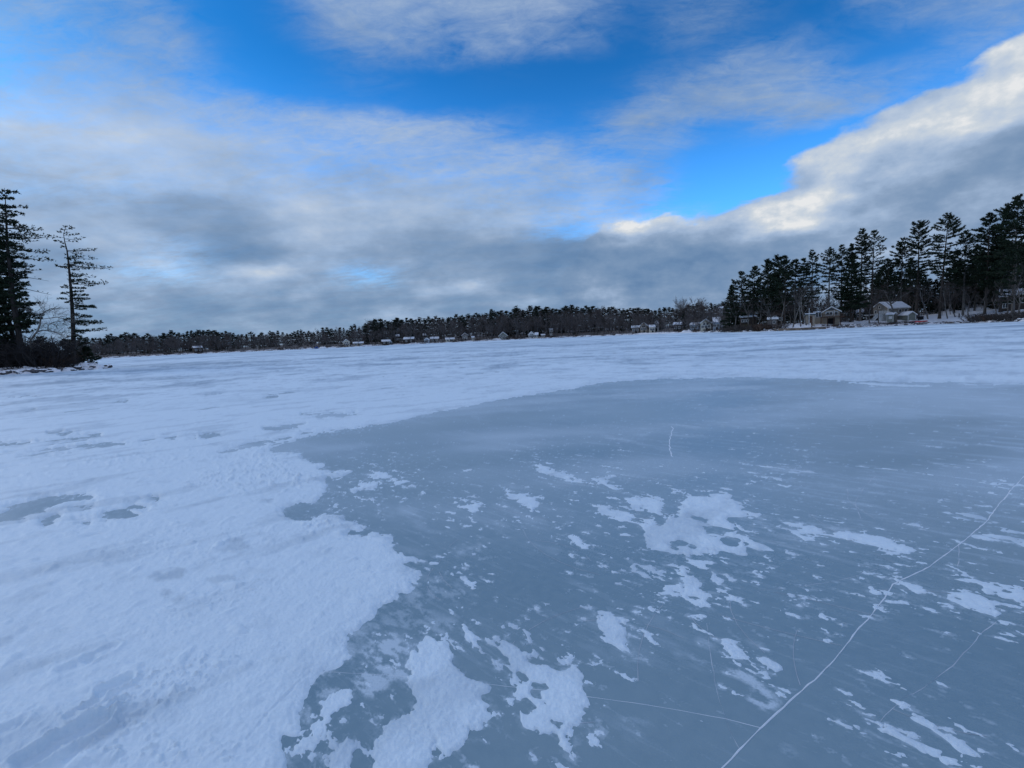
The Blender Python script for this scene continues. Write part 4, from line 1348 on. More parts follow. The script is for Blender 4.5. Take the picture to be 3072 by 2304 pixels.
# the crooked leafless tree between the pines
bx, by = q1(215, 1480)
x, y, z, R, a = point_pt(bx, 58.5)
cu = (R * math.cos(a)) / F * math.cos(a) / 2.552
cz = 0.0164 * R / 60 * 1.0


def qq(u, v, yo=0.0):
    return Vector(((u - 215) * cu, yo, (1480 - v) * cu * 1.28))


wood, twig = MB(), MB()
stems = [([(215, 1490), (240, 1400), (248, 1330), (252, 1260), (285, 1215), (320, 1180), (345, 1120), (365, 1050), (395, 1015), (440, 990), (520, 980)], .15),
         ([(320, 1180), (360, 1170), (400, 1175), (450, 1190), (500, 1215), (560, 1245)], .085), ([(402, 1172), (405, 1130), (430, 1115), (465, 1130), (480, 1165)], .055), ([(430, 1115), (480, 1100), (540, 1085), (590, 1080)], .04),
         ([(365, 1050), (330, 1030), (290, 1010), (250, 1005)], .04), ([(395, 1015), (370, 975), (360, 950), (420, 940)], .03), ([(248, 1330), (290, 1300), (340, 1270)], .06), ([(360, 1080), (420, 1065), (480, 1060), (540, 1080), (580, 1090)], .04),
         ([(450, 1190), (500, 1190), (560, 1200)], .035), ([(320, 1240), (400, 1245), (480, 1260), (560, 1290)], .035), ([(330, 1265), (420, 1290), (500, 1300), (560, 1320)], .03), ([(290, 1290), (360, 1330), (420, 1390), (450, 1450)], .03)]
pr = random.Random(8)
for pts, r in stems:
    P = [qq(u + pr.uniform(-3, 3), v + pr.uniform(-3, 3), pr.uniform(-.25, .25)) for u, v in pts]
    wood.tube(P, [r * (1 - 0.75 * i / (len(P) - 1)) for i in range(len(P))], 5)
    for i in range(2, len(P)):
        for q in range(7):
            s = P[i - 1].lerp(P[i], pr.random())
            d = Vector((pr.gauss(.5, .7), pr.gauss(0, .5), pr.gauss(.1, .6))) * pr.uniform(.4, 1.3)
            m_ = s + d * .5 + Vector((0, 0, pr.gauss(0, .1)))
            twig.tube([s, m_, s + d], [.016, .012, .007], 3)
            for w_ in range(3):
                d2 = d * .35 + Vector((pr.gauss(0, .35), pr.gauss(0, .3), pr.gauss(.05, .3)))
                twig.tube([m_, m_ + d2], [.010, .006], 3)
place_bare('bare_tree', wood, twig, M['bark_grey'], M['bark_grey'], (x, y, z - 0.1), 'crooked grey leafless tree reaching right between the dark pine and the lone slim pine', None, -a)
# undergrowth on the point
protos = [brush_parts(1.0, 400 + i, 34, 0.012, 1.1).mesh('brush', M['brush_dark'] if i else M['brush']) for i in range(5)]
rng = random.Random(40)
lab = 'dense dark leafless shrub in the undergrowth beneath the pines of the left point'
for i in range(110):
    px = rng.uniform(-60, 226)
    dp = rng.uniform(57.5, 70)
    x, y, z, R, a = point_pt(px, dp)
    hgt = rng.choice((rng.uniform(1.2, 2.4), rng.uniform(2.0, 4.6))) * (0.72 if px > 150 else 1)
    o = link(bpy.data.objects.new('shrub', protos[i % 5]))
    o.location = (x, y, z)
    o.scale = (hgt * 0.9, hgt * 0.9, hgt)
    o.rotation_euler = (0, 0, rng.uniform(0, 6))
    tag(o, lab, 'shrub', 'undergrowth on the left point')
# low evergreens right and left of the lone pine
for (px, dp, hh, hw_, sd, lb) in ((262, 66, 2.4, 1.5, 51, 'low dark evergreen bush leaning out over the ice right of the lone slim pine'), (205, 67, 3.4, 1.8, 52, 'low dark evergreen just left of the lone slim pine'), (130, 66, 3.8, 2.2, 53, 'dark young evergreen in the brush right of the tall dark pine'),
                                  (30, 62, 4.0, 2.4, 54, 'dark young evergreen in the brush at the left edge')):
    x, y, z, R, a = point_pt(px, dp)
    mb, V, Fq = pine_parts(hh, sd, crown0=0.05, hw=hw_, shape='cone', tuft=0.22, k=5, r0=0.05, dens=0.9, whorl=0.34)
    place_tree('evergreen_bush', mb, V, Fq, M['bark'], M['needle'], (x, y, z), lb, 'evergreen')


def rock_mesh(seed, snow=True):
    bm = __import__('bmesh').new()
    import bmesh
    bmesh.ops.create_icosphere(bm, subdivisions=3, radius=1.0)
    rs = random.Random(seed)
    o = Vector((rs.uniform(0, 50), rs.uniform(0, 50), rs.uniform(0, 50)))
    from mathutils import noise as mn
    sc = Vector((rs.uniform(.8, 1.2), rs.uniform(.7, 1.0), rs.uniform(.45, .65)))
    pl = [(Vector((rs.gauss(0, 1), rs.gauss(0, 1), rs.gauss(0, 1))).normalized(), rs.uniform(.6, .9)) for _ in range(7)]
    for v in bm.verts:
        d = v.co.normalized()
        r = 1.0
        for n, c in pl:
            k = d.dot(n)
            if k > 0.01:
                r = min(r, c / k)
        r *= 1 + 0.13 * mn.noise(d * 1.7 + o) + 0.06 * mn.noise(d * 5 + o)
        v.co = Vector((d.x * sc.x, d.y * sc.y, d.z * sc.z)) * r
    me = bpy.data.meshes.new('rock')
    bm.to_mesh(me)
    me.materials.append(M['rock'])
    # snow lying on the upper faces
    bm.normal_update()
    kill = [f for f in bm.faces if f.normal.z < 0.55]
    bmesh.ops.delete(bm, geom=kill, context='FACES')
    for v in bm.verts:
        v.co += Vector((0, 0, 0.05 + (0.07 if not v.is_boundary else -0.075)))
    ms = bpy.data.meshes.new('snow_cap')
    bm.to_mesh(ms)
    ms.materials.append(M['capsnow'])
    for m_ in (me, ms):
        m_.polygons.foreach_set('use_smooth', [m_ is ms] * len(m_.polygons))
    bm.free()
    return me, ms


ROCKS = [rock_mesh(600 + i) for i in range(7)]


def rock(loc, size, i, rz, label, group, cap=True):
    r = link(bpy.data.objects.new('shore_rock', ROCKS[i % 7][0]))
    r.location = loc
    r.scale = (size, size, size)
    r.rotation_euler = (0, 0, rz)
    tag(r, label, 'rock', group)
    if cap:
        link(bpy.data.objects.new('snow_cap', ROCKS[i % 7][1]), r)


x, y, z, R, a = point_pt(76, 54.8)
rock((x, y, 0.12), 0.75, 0, 0.4, 'dark flat boulder at the ice edge below the tall dark pine', None, False)
rng = random.Random(60)
for i in range(46):
    px = rng.choice((rng.uniform(-60, 200), rng.uniform(120, 328)))
    a = azpx(px)
    r0_ = float(np.interp(a, _pa, _pn))
    e_ = rng.uniform(0.2, 1.8)
    x, y = at(a, r0_ + e_)
    rock((x, y, float(point_h(e_)) + 0.02), rng.uniform(0.16, 0.42), i, rng.uniform(0, 6), 'snow capped rock along the icy edge of the left point', 'rocks along the left point', i % 3 > 0)

# --- the grove on the right shore --------------------------------------------
GR = [  # px, top py, metres behind shore, half width m, crown start, shape, density, label
    (2193, 854, 7, 3.4, .06, 'cone', 1.2, 'bushy dark evergreen at the left end of the right hand grove'),
    (2226, 812, 12, 3.8, .22, 'pine', 1.0, 'pine with ladder like branches beside the bushy evergreen at the left end of the grove'),
    (2260, 798, 14, 3.6, .28, 'pine', 1.0, 'pine third from the left end of the grove, above the mustard cabin'),
    (2304, 776, 16, 3.8, .25, 'pine', 1.2, 'dense pine on the left shoulder of the broad dark clump in the grove'),
    (2337, 769, 18, 4.0, .25, 'flat', 1.4, 'dense flat topped pine, centre of the broad dark clump in the grove'),
    (2353, 768, 15, 3.4, .30, 'pine', 1.1, 'pine on the right shoulder of the broad dark clump in the grove'),
    (2383, 776, 18, 2.9, .38, 'pine', 1.1, 'pine with a small bushy top right of the broad dark clump'),
    (2409, 772, 20, 2.8, .30, 'pine', 0.9, 'thin pine tucked left of the straight slim pine in the grove'),
    (2436, 743, 16, 2.7, .34, 'pine', 0.8, 'straight slim pine with a tufted top, left of the tan house'),
    (2486, 740, 22, 3.3, .40, 'pine', 0.7, 'airy pine with a long bare trunk behind the tan house'),
    (2521, 731, 22, 3.0, .30, 'pine', 0.9, 'narrow pine between the airy one and the broad fir like tree'),
    (2551, 728, 15, 4.5, .17, 'cone', 1.5, 'broad dark fir like tree sweeping low over the tan house'),
    (2580, 683, 22, 3.1, .40, 'pine', 1.0, 'tall pine of the close pair, the left one, behind the broad dark tree'),
    (2616, 688, 20, 3.6, .42, 'pine', 0.65, 'tall airy pine of the close pair, the right one'),
    (2662, 778, 26, 3.4, .35, 'flat', 0.8, 'shorter round headed pine behind the grey two storey house'),
    (2698, 713, 26, 4.0, .34, 'pine', 1.1, 'dark pine directly behind the grey two storey house'),
    (2749, 664, 16, 4.0, .36, 'flat', 1.0, 'tall flat headed pine standing beside the sage shed'),
    (2818, 637, 13, 4.8, .42, 'pine', 1.1, 'tall leaning pine with wide spreading limbs right of the sage shed'),
    (2888, 692, 22, 3.6, .30, 'pine', 0.9, 'mid height pine between the leaning one and the right hand giants'),
    (2953, 640, 20, 4.4, .28, 'pine', 1.3, 'dark full pine, left of the giant at the right edge'),
    (3000, 622, 24, 3.6, .30, 'pine', 1.2, 'dark pine pressed against the left of the giant'),
    (3038, 583, 18, 5.2, .28, 'pine', 1.5, 'giant dark pine, tallest of all, near the right edge'),
    (3088, 604, 20, 4.6, .25, 'pine', 1.3, 'dark pine cut by the right edge of the picture'),
    (2862, 770, 34, 3.4, .30, 'pine', 0.9, 'smaller pine back in the wood right of the leaning pine'),
    (2922, 735, 36, 3.8, .22, 'pine', 1.2, 'smaller dark pine back in the wood near the snow slope'),
    (2978, 705, 38, 4.0, .2, 'pine', 1.2, 'shadowy pine deep in the wood behind the right hand giants'),
    (2640, 800, 36, 3.2, .3, 'pine', 0.8, 'short pine deep in the wood left of the grey house'),
    (2280, 830, 26, 3.4, .2, 'pine', 1.1, 'short dark pine filling the back of the grove above the cabin'),
    (2325, 815, 28, 3.6, .2, 'pine', 1.1, 'short dark pine filling the back of the broad clump'),
    (2728, 770, 40, 3.6, .28, 'pine', 1.0, 'short pine deep in the wood behind the sage shed'),
    (3040, 720, 12, 4.0, .18, 'pine', 1.1, 'lower pine in front of the giant at the right edge'),
]
for i, (px, ty, s, hw_, c0, shp, dn, lb) in enumerate(GR):
    x, y, z, R, a = ground_pt(px, s)
    h = zat(px, ty, R) - z
    ln = (0.035, 0.0) if 'leaning pine with' in lb else (random.Random(i).uniform(-.012, .012), 0)
    mb, V, Fq = pine_parts(h, 100 + i, crown0=c0, hw=hw_, shape=shp, dens=dn * 1.0, tuft=0.50, k=4, lean=ln, whorl=0.88 if shp != 'cone' else 0.75, r0=h * 0.0105 + 0.05)
    place_tree('pine_tree', mb, V, Fq, M['bark'] if i % 3 else M['bark_grey'], M['needle'], (x, y, z - 0.1), lb, 'pine tree', 'pines of the right hand grove', -a)
BT = [  # leafless trees in the grove: px, top py, s, lean, label
    (2203, 868, 5, .06, 'bare forked tree at the left tip of the grove'), (2246, 880, 5, -.18, 'bare tree leaning left in front of the mustard cabin'), (2316, 890, 6, -.12, 'pale thin bare trunk leaning left, right of the mustard cabin'), (2378, 862, 7, .02, 'grey bare tree with a bent trunk at the left end of the sandy strip'),
    (2402, 872, 8, .03, 'bare tree with a forked trunk just right of the bent grey one'), (2420, 850, 10, 0.0, 'straight bare trunk left of the white pole'), (2457, 850, 30, .02, 'thin bare tree behind the tan house'), (2690, 828, 9, -.03, 'large bare tree with sweeping limbs in front of the grey two storey house'),
    (2608, 860, 9, .0, 'slim bare tree in front of the white deck'), (2635, 870, 8, .02, 'very thin bare tree by the white deck stairs'), (2784, 830, 12, .0, 'tall bare trunk just left of the leaning pine'), (2843, 850, 12, .0, 'brown bare trunk on the snow slope'), (2867, 845, 14, .0, 'pale bare trunk on the snow slope, right of the brown one'),
    (2888, 865, 18, .0, 'thin bare trunk at the top of the snow slope'), (2906, 868, 14, .0, 'thicker bare trunk right of the snow slope'), (2945, 872, 7, -.22, 'pale bare trunk leaning left in the thicket at right'), (2990, 870, 8, -.2, 'second pale trunk leaning left in the thicket, further right'),
    (3024, 868, 8, -.2, 'long pale trunk leaning left near the right edge'), (3040, 800, 9, .03, 'tall upright bare tree near the right edge'), (3056, 830, 9, .05, 'bare tree with a curved trunk at the right edge'), (2275, 900, 8, .1, 'small bare tree behind the shoreline brush of the grove'), (2345, 850, 12, -.04, 'bare tree against the broad dark clump'),
    (2820, 860, 26, .0, 'thin dark trunk high on the snow slope'), (2745, 880, 30, .0, 'thin bare trunk behind the sage shed'), (2180, 905, 6, -.1, 'small scrubby bare tree at the tip of the grove')]
for i, (px, ty, s, ln, lb) in enumerate(BT):
    x, y, z, R, a = ground_pt(px, s)
    h = zat(px, ty, R) - z
    big = 'large bare' in lb
    w, t = bare_parts(h, 200 + i, r0=0.30 if big else 0.011 * h + 0.06, levels=3, spread=0.75 if big else 0.5, lean=(ln, 0), fork=0.3 if big else 0.35, twig_r=0.022, n1=9 if big else 6, n2=6, n3=5)
    place_bare('bare_tree', w, t, M['bark_grey'] if i % 2 else M['bark_far'], M['twig'], (x, y, z - 0.1), lb, 'bare trees of the right hand grove', -a)
# dim wood behind the grove: shared shapes
FARP = []
for i in range(9):
    mb, V, Fq = pine_parts(18.0, 700 + i, crown0=(.04, .12, .25)[i % 3], hw=(3.2, 3.6, 3.0)[i % 3], shape=('cone', 'pine', 'cone')[i % 3], dens=1.0, tuft=0.85, k=3, whorl=1.25, r0=0.25)
    nV = np.array(mb.v)
    quads_ = [f for f in mb.f if len(f) == 4]
    tri = []
    for f in mb.f:
        for q in range(1, len(f) - 1):
            tri.append((f[0], f[q], f[q + 1]))
    allV = np.concatenate([nV, V])
    allF = np.concatenate([np.array(tri, dtype=np.int32), Fq + len(nV)])
    FARP.append(np_mesh('distant_pine', allV, allF, [M['bark_far'], M['needle_far']], midx=np.concatenate([np.zeros(len(tri)), np.ones(len(Fq))])))
FARB = []
for i in range(8):
    w, t = bare_parts(12.0, 800 + i, r0=0.16, levels=3, spread=0.55, fork=0.25, twig_r=0.030, n1=10, n2=7, n3=6)
    nw_ = len(w.v)
    V_ = w.v + t.v
    F_ = w.f + [tuple(q + nw_ for q in f) for f in t.f]
    me = bpy.data.meshes.new('distant_bare_tree')
    me.from_pydata(V_, [], F_)
    me.materials.append(M['bark_far'])
    me.materials.append(M['twig_far'])
    me.polygons.foreach_set('material_index', [0] * len(w.f) + [1] * len(t.f))
    FARB.append(me)
_cnt = {'distant_pine': 0, 'distant_bare_tree': 0}
extra_p, extra_b = [], []


def far_tree(kind, px, s, top_py, rng, label, group, wide=1.0):
    x, y, z, R, a = ground_pt(px, s)
    h = zat(px, top_py, R) - z
    if h < 2.5:
        return
    me = rng.choice(FARP if kind == 'distant_pine' else FARB)
    base = 18.0 if kind == 'distant_pine' else 12.0
    sc = h / base
    sw_ = sc * wide * rng.uniform(0.85, 1.2)
    o = link(bpy.data.objects.new(kind, me))
    o.location = (x, y, z - 0.2)
    o.scale = (sw_, sw_, sc)
    o.rotation_euler = (0, 0, rng.uniform(0, 6.28))
    if _cnt[kind] >= 300:
        (extra_p if kind == 'distant_pine' else extra_b).append(o)
    else:
        tag(o, label, 'pine tree' if kind == 'distant_pine' else 'bare tree', group)
    _cnt[kind] += 1


SKY_P = [(-200, 1010), (200, 1008), (268, 1013), (336, 1004), (410, 1001), (471, 1004), (510, 993), (573, 991), (629, 992), (697, 997), (723, 998), (795, 995), (872, 994), (926, 990), (967, 986), (1028, 983), (1062, 976), (1100, 968), (1114, 959), (1145, 958), (1163, 964), (1190, 954), (1240, 954), (1324, 950), (1353, 945), (1421, 940), (1478, 931), (1532, 926),
         (1611, 920), (1676, 922), (1746, 916), (1809, 918), (1877, 924), (1944, 927), (1993, 923), (2039, 920), (2126, 908), (2200, 905), (2300, 905), (2450, 905), (2700, 890), (3100, 870), (3400, 860)]
_kx = [p[0] for p in SKY_P]
_ky = [p[1] for p in SKY_P]


def skyline(px):
    return float(np.interp(px, _kx, _ky))


rng = random.Random(77)
LB_P = 'dark pine standing in the distant wood across the frozen lake'
LB_B = 'leafless grey tree standing in the distant wood across the frozen lake'
GP, GB = 'pines of the far shore', 'bare trees of the far shore'
px = 225.0
while px < 2190:                      # front rank: leafless trees by the ice
    gy = hor(px) + 6
    hgt = (gy - skyline(px))
    far_tree('distant_bare_tree', px, rng.uniform(3.5, 18), gy - hgt * rng.uniform(0.45, 0.80), rng, LB_B, GB, 0.95)
    px += rng.uniform(6.5, 11.5)
px = 225.0
while px < 2190:                      # skyline pines
    far_tree('distant_pine', px, rng.uniform(60, 80), skyline(px) + rng.uniform(-5, 9), rng, LB_P, GP, rng.uniform(1.3, 2.0))
    px += rng.uniform(9, 15)
px = 230.0
while px < 2190:                      # middle rank
    gy = hor(px) + 4
    hgt = gy - skyline(px)
    if rng.random() < (0.26 if px < 1600 else 0.15):
        far_tree('distant_pine', px, rng.uniform(22, 46), gy - hgt * rng.uniform(0.6, 0.95), rng, LB_P, GP, 1.0)
    else:
        far_tree('distant_bare_tree', px, rng.uniform(26, 50), gy - hgt * rng.uniform(0.65, 0.95), rng, LB_B, GB, 1.05)
    px += rng.uniform(8, 13)
px = 228.0
while px < 3300:                      # low tangle that closes the wood between the stems
    gy = hor(px) + 4
    hgt = gy - skyline(px)
    far_tree('distant_bare_tree', px, rng.uniform(18, 34) if px < 2180 else rng.uniform(40, 70), gy - hgt * rng.uniform(0.28, 0.5), rng, LB_B if px < 2180 else 'shadowy leafless tree in the dim wood behind the right hand grove', GB if px < 2180 else 'dim leafless wood behind the grove', 1.5)
    if rng.random() < (0.12 if px < 2180 else 0.5):
        far_tree('distant_pine', px + 4, rng.uniform(36, 60) if px < 2180 else rng.uniform(60, 90), gy - hgt * rng.uniform(0.4, 0.75), rng, LB_P if px < 2180 else 'shadowy pine in the dim wood behind the right hand grove', GP if px < 2180 else 'dim wood behind the grove', 1.3)
    px += rng.uniform(4.5, 7.5) if px < 1000 else rng.uniform(6, 10)
for px_, ty in ((1128, 957), (1150, 957), (1195, 953), (1478, 927), (1552, 917), (1611, 917), (1640, 921), (1100, 968), (1390, 946), (1350, 950)):
    far_tree('distant_pine', px_, rng.uniform(18, 30), ty, rng, LB_P, GP, 1.2)
for px_ in (2040, 2052, 2066, 2082, 2100, 2112):
    far_tree('distant_bare_tree', px_, 50, rng.uniform(897, 906), rng, LB_B, GB, 0.9)
px = 2200.0
while px < 3200:                      # taller dark pines that close the back of the grove
    if not (2425 < px < 2545):
        ty_ = float(np.interp(px, (2200, 2300, 2400, 2420, 2560, 2640, 2800, 2900, 3000, 3200), (895, 855, 850, 880, 850, 810, 800, 775, 730, 700)))
        far_tree('distant_pine', px, rng.uniform(38, 70), ty_ + rng.uniform(-10, 45), rng, 'shadowy pine in the dim wood behind the right hand grove', 'dim wood behind the grove', 1.0)
    px += rng.uniform(13, 22)
LB2 = 'shadowy pine in the dim wood behind the right hand grove'
px = 2195.0
while px < 3300:
    far_tree('distant_pine', px, rng.uniform(42, 95), skyline(px) + rng.uniform(-6, 28) - (18 if px > 2640 else 0), rng, LB2, 'dim wood behind the grove', 1.0)
    px += rng.uniform(8, 12)
LB3 = 'shadowy leafless tree in the dim wood behind the right hand grove'
px = 2200.0
while px < 3300:
    far_tree('distant_bare_tree', px, rng.uniform(26, 60), skyline(px) + rng.uniform(-40, 10), rng, LB3, 'dim leafless wood behind the grove', 1.0)
    px += rng.uniform(9, 15)
for nm, lst, lb in (('far_pines', extra_p, 'further dark pines of the far woods'), ('far_bare_trees', extra_b, 'further leafless trees of the far woods')):
    if lst:
        VV, FF, MM, off = [], [], [], 0
        for o in lst:
            me = o.data
            v = np.empty(len(me.vertices) * 3, dtype=np.float32)
            me.vertices.foreach_get('co', v)
            v = v.reshape(-1, 3)
            mt = np.array(Matrix.LocRotScale(o.location, o.rotation_euler, o.scale))
            v = v @ mt[:3, :3].T + mt[:3, 3]
            me.calc_loop_triangles()
            t = np.empty(len(me.loop_triangles) * 3, dtype=np.int32)
            me.loop_triangles.foreach_get('vertices', t)
            mi = np.empty(len(me.loop_triangles), dtype=np.int32)
            me.loop_triangles.foreach_get('material_index', mi)
            VV.append(v)
            FF.append(t.reshape(-1, 3) + off)
            MM.append(mi)
            off += len(v)
            mats = list(me.materials)
            bpy.data.objects.remove(o)
        o = link(bpy.data.objects.new(nm, np_mesh(nm, np.concatenate(VV), np.concatenate(FF), mats, midx=np.concatenate(MM))))
        tag(o, lb, 'forest', kind='stuff')
print('far', _cnt)
# shoreline brush and rocks
BR = [brush_parts(1.0, 900 + i, 24, 0.022, 1.6).mesh('shrub', M['brush'] if i % 2 else M['twig']) for i in range(5)]


def shrub(px, s, h, rng, lb, gp, w=1.3):
    x, y, z, R, a = ground_pt(px, s)
    o = link(bpy.data.objects.new('shrub', rng.choice(BR)))
    o.location = (x, y, z)
    o.scale = (h * w, h * w, h)
    o.rotation_euler = (0, 0, rng.uniform(0, 6))
    tag(o, lb, 'shrub', gp)


for i in range(150):
    px = rng.choice((rng.uniform(2165, 2360), rng.uniform(2470, 2640), rng.uniform(2640, 2760), rng.uniform(2920, 3120), rng.uniform(2920, 3120), rng.uniform(2165, 2300)))
    hh = rng.uniform(.5, 1.1) if 2440 < px < 2880 else rng.uniform(1.0, 2.6)
    shrub(px, rng.uniform(1.2, 6.5), hh, rng, 'brown leafless shrub along the right hand shore below the grove', 'shore brush of the grove')
for i in range(130):
    px = rng.uniform(240, 2160)
    if 1880 < px < 2010 and rng.random() < 0.8:
        continue
    shrub(px, rng.uniform(1.0, 9), rng.uniform(0.8, 2.2), rng, 'low brown shrub on the bank of the far shore', 'shore brush of the far side')
for i in range(95):
    px = rng.uniform(2170, 3120)
    x, y, z, R, a = ground_pt(px, rng.uniform(-0.2, 2.6))
    rock((x, y, z + 0.05), rng.uniform(0.22, 0.6) * (1.3 if px < 2330 else 1), i, rng.uniform(0, 6), 'snow topped rock on the right hand shoreline', 'rocks of the right hand shore', i % 4 > 0)
for (px, sz, lb) in ((2112, .7, 'snow topped boulder on the ice off the far cottages, left of three'), (2135, .9, 'snow topped boulder on the ice off the far cottages, middle of three'), (2165, .8, 'snow topped boulder on the ice off the tip of the grove, right of three')):
    x, y, z, R, a = ground_pt(px, -3.0)
    rock((x, y, 0.2), sz, 3, 1.0, lb, None)
# ------------------------------------------------------------------ houses
def frame_of(px, s):
    x, y, z, R, a = ground_pt(px, s)
    tpp = R * math.cos(a) / F * math.cos(a)          # tangential metres per pixel
    return x, y, z, R, a, tpp


def gable_walls(mb, w, d, eave, ridge, axis, zb=-1.6):
    """closed house body; ridge along x or y"""
    if axis == 'x':
        mb.prism([(-d / 2, zb), (d / 2, zb), (d / 2, eave), (0, ridge), (-d / 2, eave)], 'x', -w / 2, w / 2)
    else:
        mb.prism([(-w / 2, zb), (w / 2, zb), (w / 2, eave), (0, ridge), (-w / 2, eave)], 'y', -d / 2, d / 2)


def gable_roof(mb, w, d, eave, ridge, axis, over=0.35, th=0.22):
    half = (d if axis == 'x' else w) / 2
    k = (ridge - eave) / half
    ln = (w if axis == 'x' else d) / 2 + over
    lo_ = eave - k * over
    for sgn in (-1, 1):
        poly = [(0, ridge + 0.012), (sgn * (half + over), lo_ + 0.012), (sgn * (half + over), lo_ + th), (0, ridge + th)]
        mb.prism(poly if sgn > 0 else poly[::-1], axis, -ln, ln)


def window(parent, face, u, z, ww, hh, w, d, trim='white', pane='glass'):
    """window on the front (-y), left (-x) or right (+x) face: frame, with its pane as a sub-part"""
    def bx(mb, u0, u1, z0, z1, o0, o1):
        if face == 'front':
            mb.box(u0, u1, -d / 2 - o1, -d / 2 - o0, z0, z1)
        elif face == 'left':
            mb.box(-w / 2 - o1, -w / 2 - o0, u0, u1, z0, z1)
        else:
            mb.box(w / 2 + o0, w / 2 + o1, u0, u1, z0, z1)
    t = max(0.10, ww * 0.11)
    mb = MB()
    bx(mb, u - ww / 2 - t, u - ww / 2, z - hh / 2 - t, z + hh / 2 + t, 0.004, 0.09)
    bx(mb, u + ww / 2, u + ww / 2 + t, z - hh / 2 - t, z + hh / 2 + t, 0.004, 0.09)
    bx(mb, u - ww / 2, u + ww / 2, z + hh / 2, z + hh / 2 + t, 0.004, 0.09)
    bx(mb, u - ww / 2, u + ww / 2, z - hh / 2 - t, z - hh / 2, 0.004, 0.09)
    if ww > 0.9:
        bx(mb, u - 0.04, u + 0.04, z - hh / 2, z + hh / 2, 0.05, 0.085)
    f = mb.build('window', M[trim], parent)
    p_ = MB()
    bx(p_, u - ww / 2, u + ww / 2, z - hh / 2, z + hh / 2, 0.004, 0.045)
    p_.build('pane', M[pane], f)


def box_part(name, mat, parent, *boxes):
    mb = MB()
    for b in boxes:
        mb.box(*b)
    return mb.build(name, M[mat], parent)


def house(px, s, wpx, dpt, eave_px, ridge_px, axis, wall, label, cat='house', rz=0.0, wins=(), roof='roofsnow', base_px=None, name='lake_house', extra=None, wm=None):
    x, y, z, R, a, tpp = frame_of(px, s)
    w = wm or wpx * tpp * (0.86 if px < 2190 else 1.0)
    vpp = (zat(px, 900, R) - zat(px, 1000, R)) / 100
    eave, ridge = zat(px, eave_px, R) - z, zat(px, ridge_px, R) - z
    eave = max(eave, 1.7)
    ridge = max(ridge, eave + 0.5)
    root = empty(name, (x, y, z), -a + rz, label, cat)
    mb = MB()
    gable_walls(mb, w, dpt, eave, ridge, axis)
    mb.build('wall', M[wall], root)
    mb = MB()
    gable_roof(mb, w, dpt, eave, ridge, axis)
    mb.build('roof', M[roof], root)
    for (face, u, zz, ww, hh) in wins:
        window(root, face, u * (w if face == 'front' else dpt) / 2, zz * eave, ww, hh, w, dpt)
    if extra:
        extra(root, w, dpt, eave, ridge)
    return root


# grey two storey house with white deck (corner towards the lake)
x, y, z, R, a, tpp = frame_of(2663, 14)
vz = lambda py: zat(2663, py, R) - z
W_, D_ = 9.3, 5.6
EV, RG_ = vz(923.5), vz(906.0)
rz = math.radians(14)
root = empty('two_storey_house', (x + math.cos(rz) * W_ / 2 - math.sin(rz) * D_ / 2, y + math.sin(rz) * W_ / 2 + math.cos(rz) * D_ / 2, z), rz, 'grey two storey lake house with a snowy gable roof and white deck', 'house')
mb = MB()
gable_walls(mb, W_, D_, EV, RG_, 'x')
mb.build('wall', M['taupe'], root)
mb = MB()
gable_roof(mb, W_, D_, EV, RG_, 'x', 0.3, 0.25)
mb.build('roof', M['roofsnow'], root)
window(root, 'left', 0.0, EV + 0.35, 0.55, 0.75, W_, D_)
window(root, 'left', -1.5, EV * 0.72, 0.6, 0.9, W_, D_)
window(root, 'left', 1.3, EV * 0.72, 0.6, 0.9, W_, D_)
for u in (-2.9, 0.5, 3.1):
    window(root, 'front', u, EV * 0.74, 0.85, 0.95, W_, D_)
box_part('corner_trim', 'white', root, (-W_ / 2 - 0.05, -W_ / 2 + 0.16, -D_ / 2 - 0.05, -D_ / 2 + 0.1, -0.5, EV - 0.05))
box_part('eave_trim', 'white', root, (-W_ / 2 - 0.3, W_ / 2 + 0.3, -D_ / 2 - 0.36, -D_ / 2 - 0.30, EV - 0.32, EV - 0.02))
box_part('chimney', 'white', root, (W_ / 2 - 0.9, W_ / 2 - 0.3, D_ / 2 - 1.2, D_ / 2 - 0.6, EV, RG_ + 0.1))
# deck on the gable side
DK = EV * 0.52
dk = MB()
dk.box(-W_ / 2 - 4.4, -W_ / 2 - 0.004, -D_ / 2 - 0.6, D_ / 2 - 0.8, DK - 0.18, DK)
deck = dk.build('deck', M['white'], root)
mb = MB()
for k in range(23):
    u = -W_ / 2 - 4.4 + 4.4 * k / 22
    mb.box(u - 0.03, u + 0.03, -D_ / 2 - 0.6, -D_ / 2 - 0.54, DK, DK + 0.95)
mb.box(-W_ / 2 - 4.4, -W_ / 2 - 0.1, -D_ / 2 - 0.63, -D_ / 2 - 0.51, DK + 0.951, DK + 1.05)
mb.build('railing', M['white'], deck)
for k in range(4):
    u = -W_ / 2 - 4.3 + 4.1 * k / 3
    box_part('post', 'white', deck, (u - 0.08, u + 0.08, -D_ / 2 - 0.62, -D_ / 2 - 0.46, -1.0, DK - 0.181))
box_part('skirt', 'white', deck, (-W_ / 2 - 4.25, -W_ / 2 - 1.5, -D_ / 2 - 0.40, -D_ / 2 - 0.33, -1.0, DK - 0.185))
st = MB()
for k in range(8):
    u = -W_ / 2 - 4.4 - 0.30 * k
    st.box(u - 0.30, u, -D_ / 2 - 0.55, -D_ / 2 + 0.6, DK - 0.26 * (k + 1), DK - 0.26 * (k + 1) + 0.16)
st.prism([(-W_ / 2 - 6.9, DK - 1.35), (-W_ / 2 - 4.4, DK + 0.85), (-W_ / 2 - 4.4, DK + 1.0), (-W_ / 2 - 6.9, DK - 1.15)], 'y', -D_ / 2 - 0.64, -D_ / 2 - 0.57)
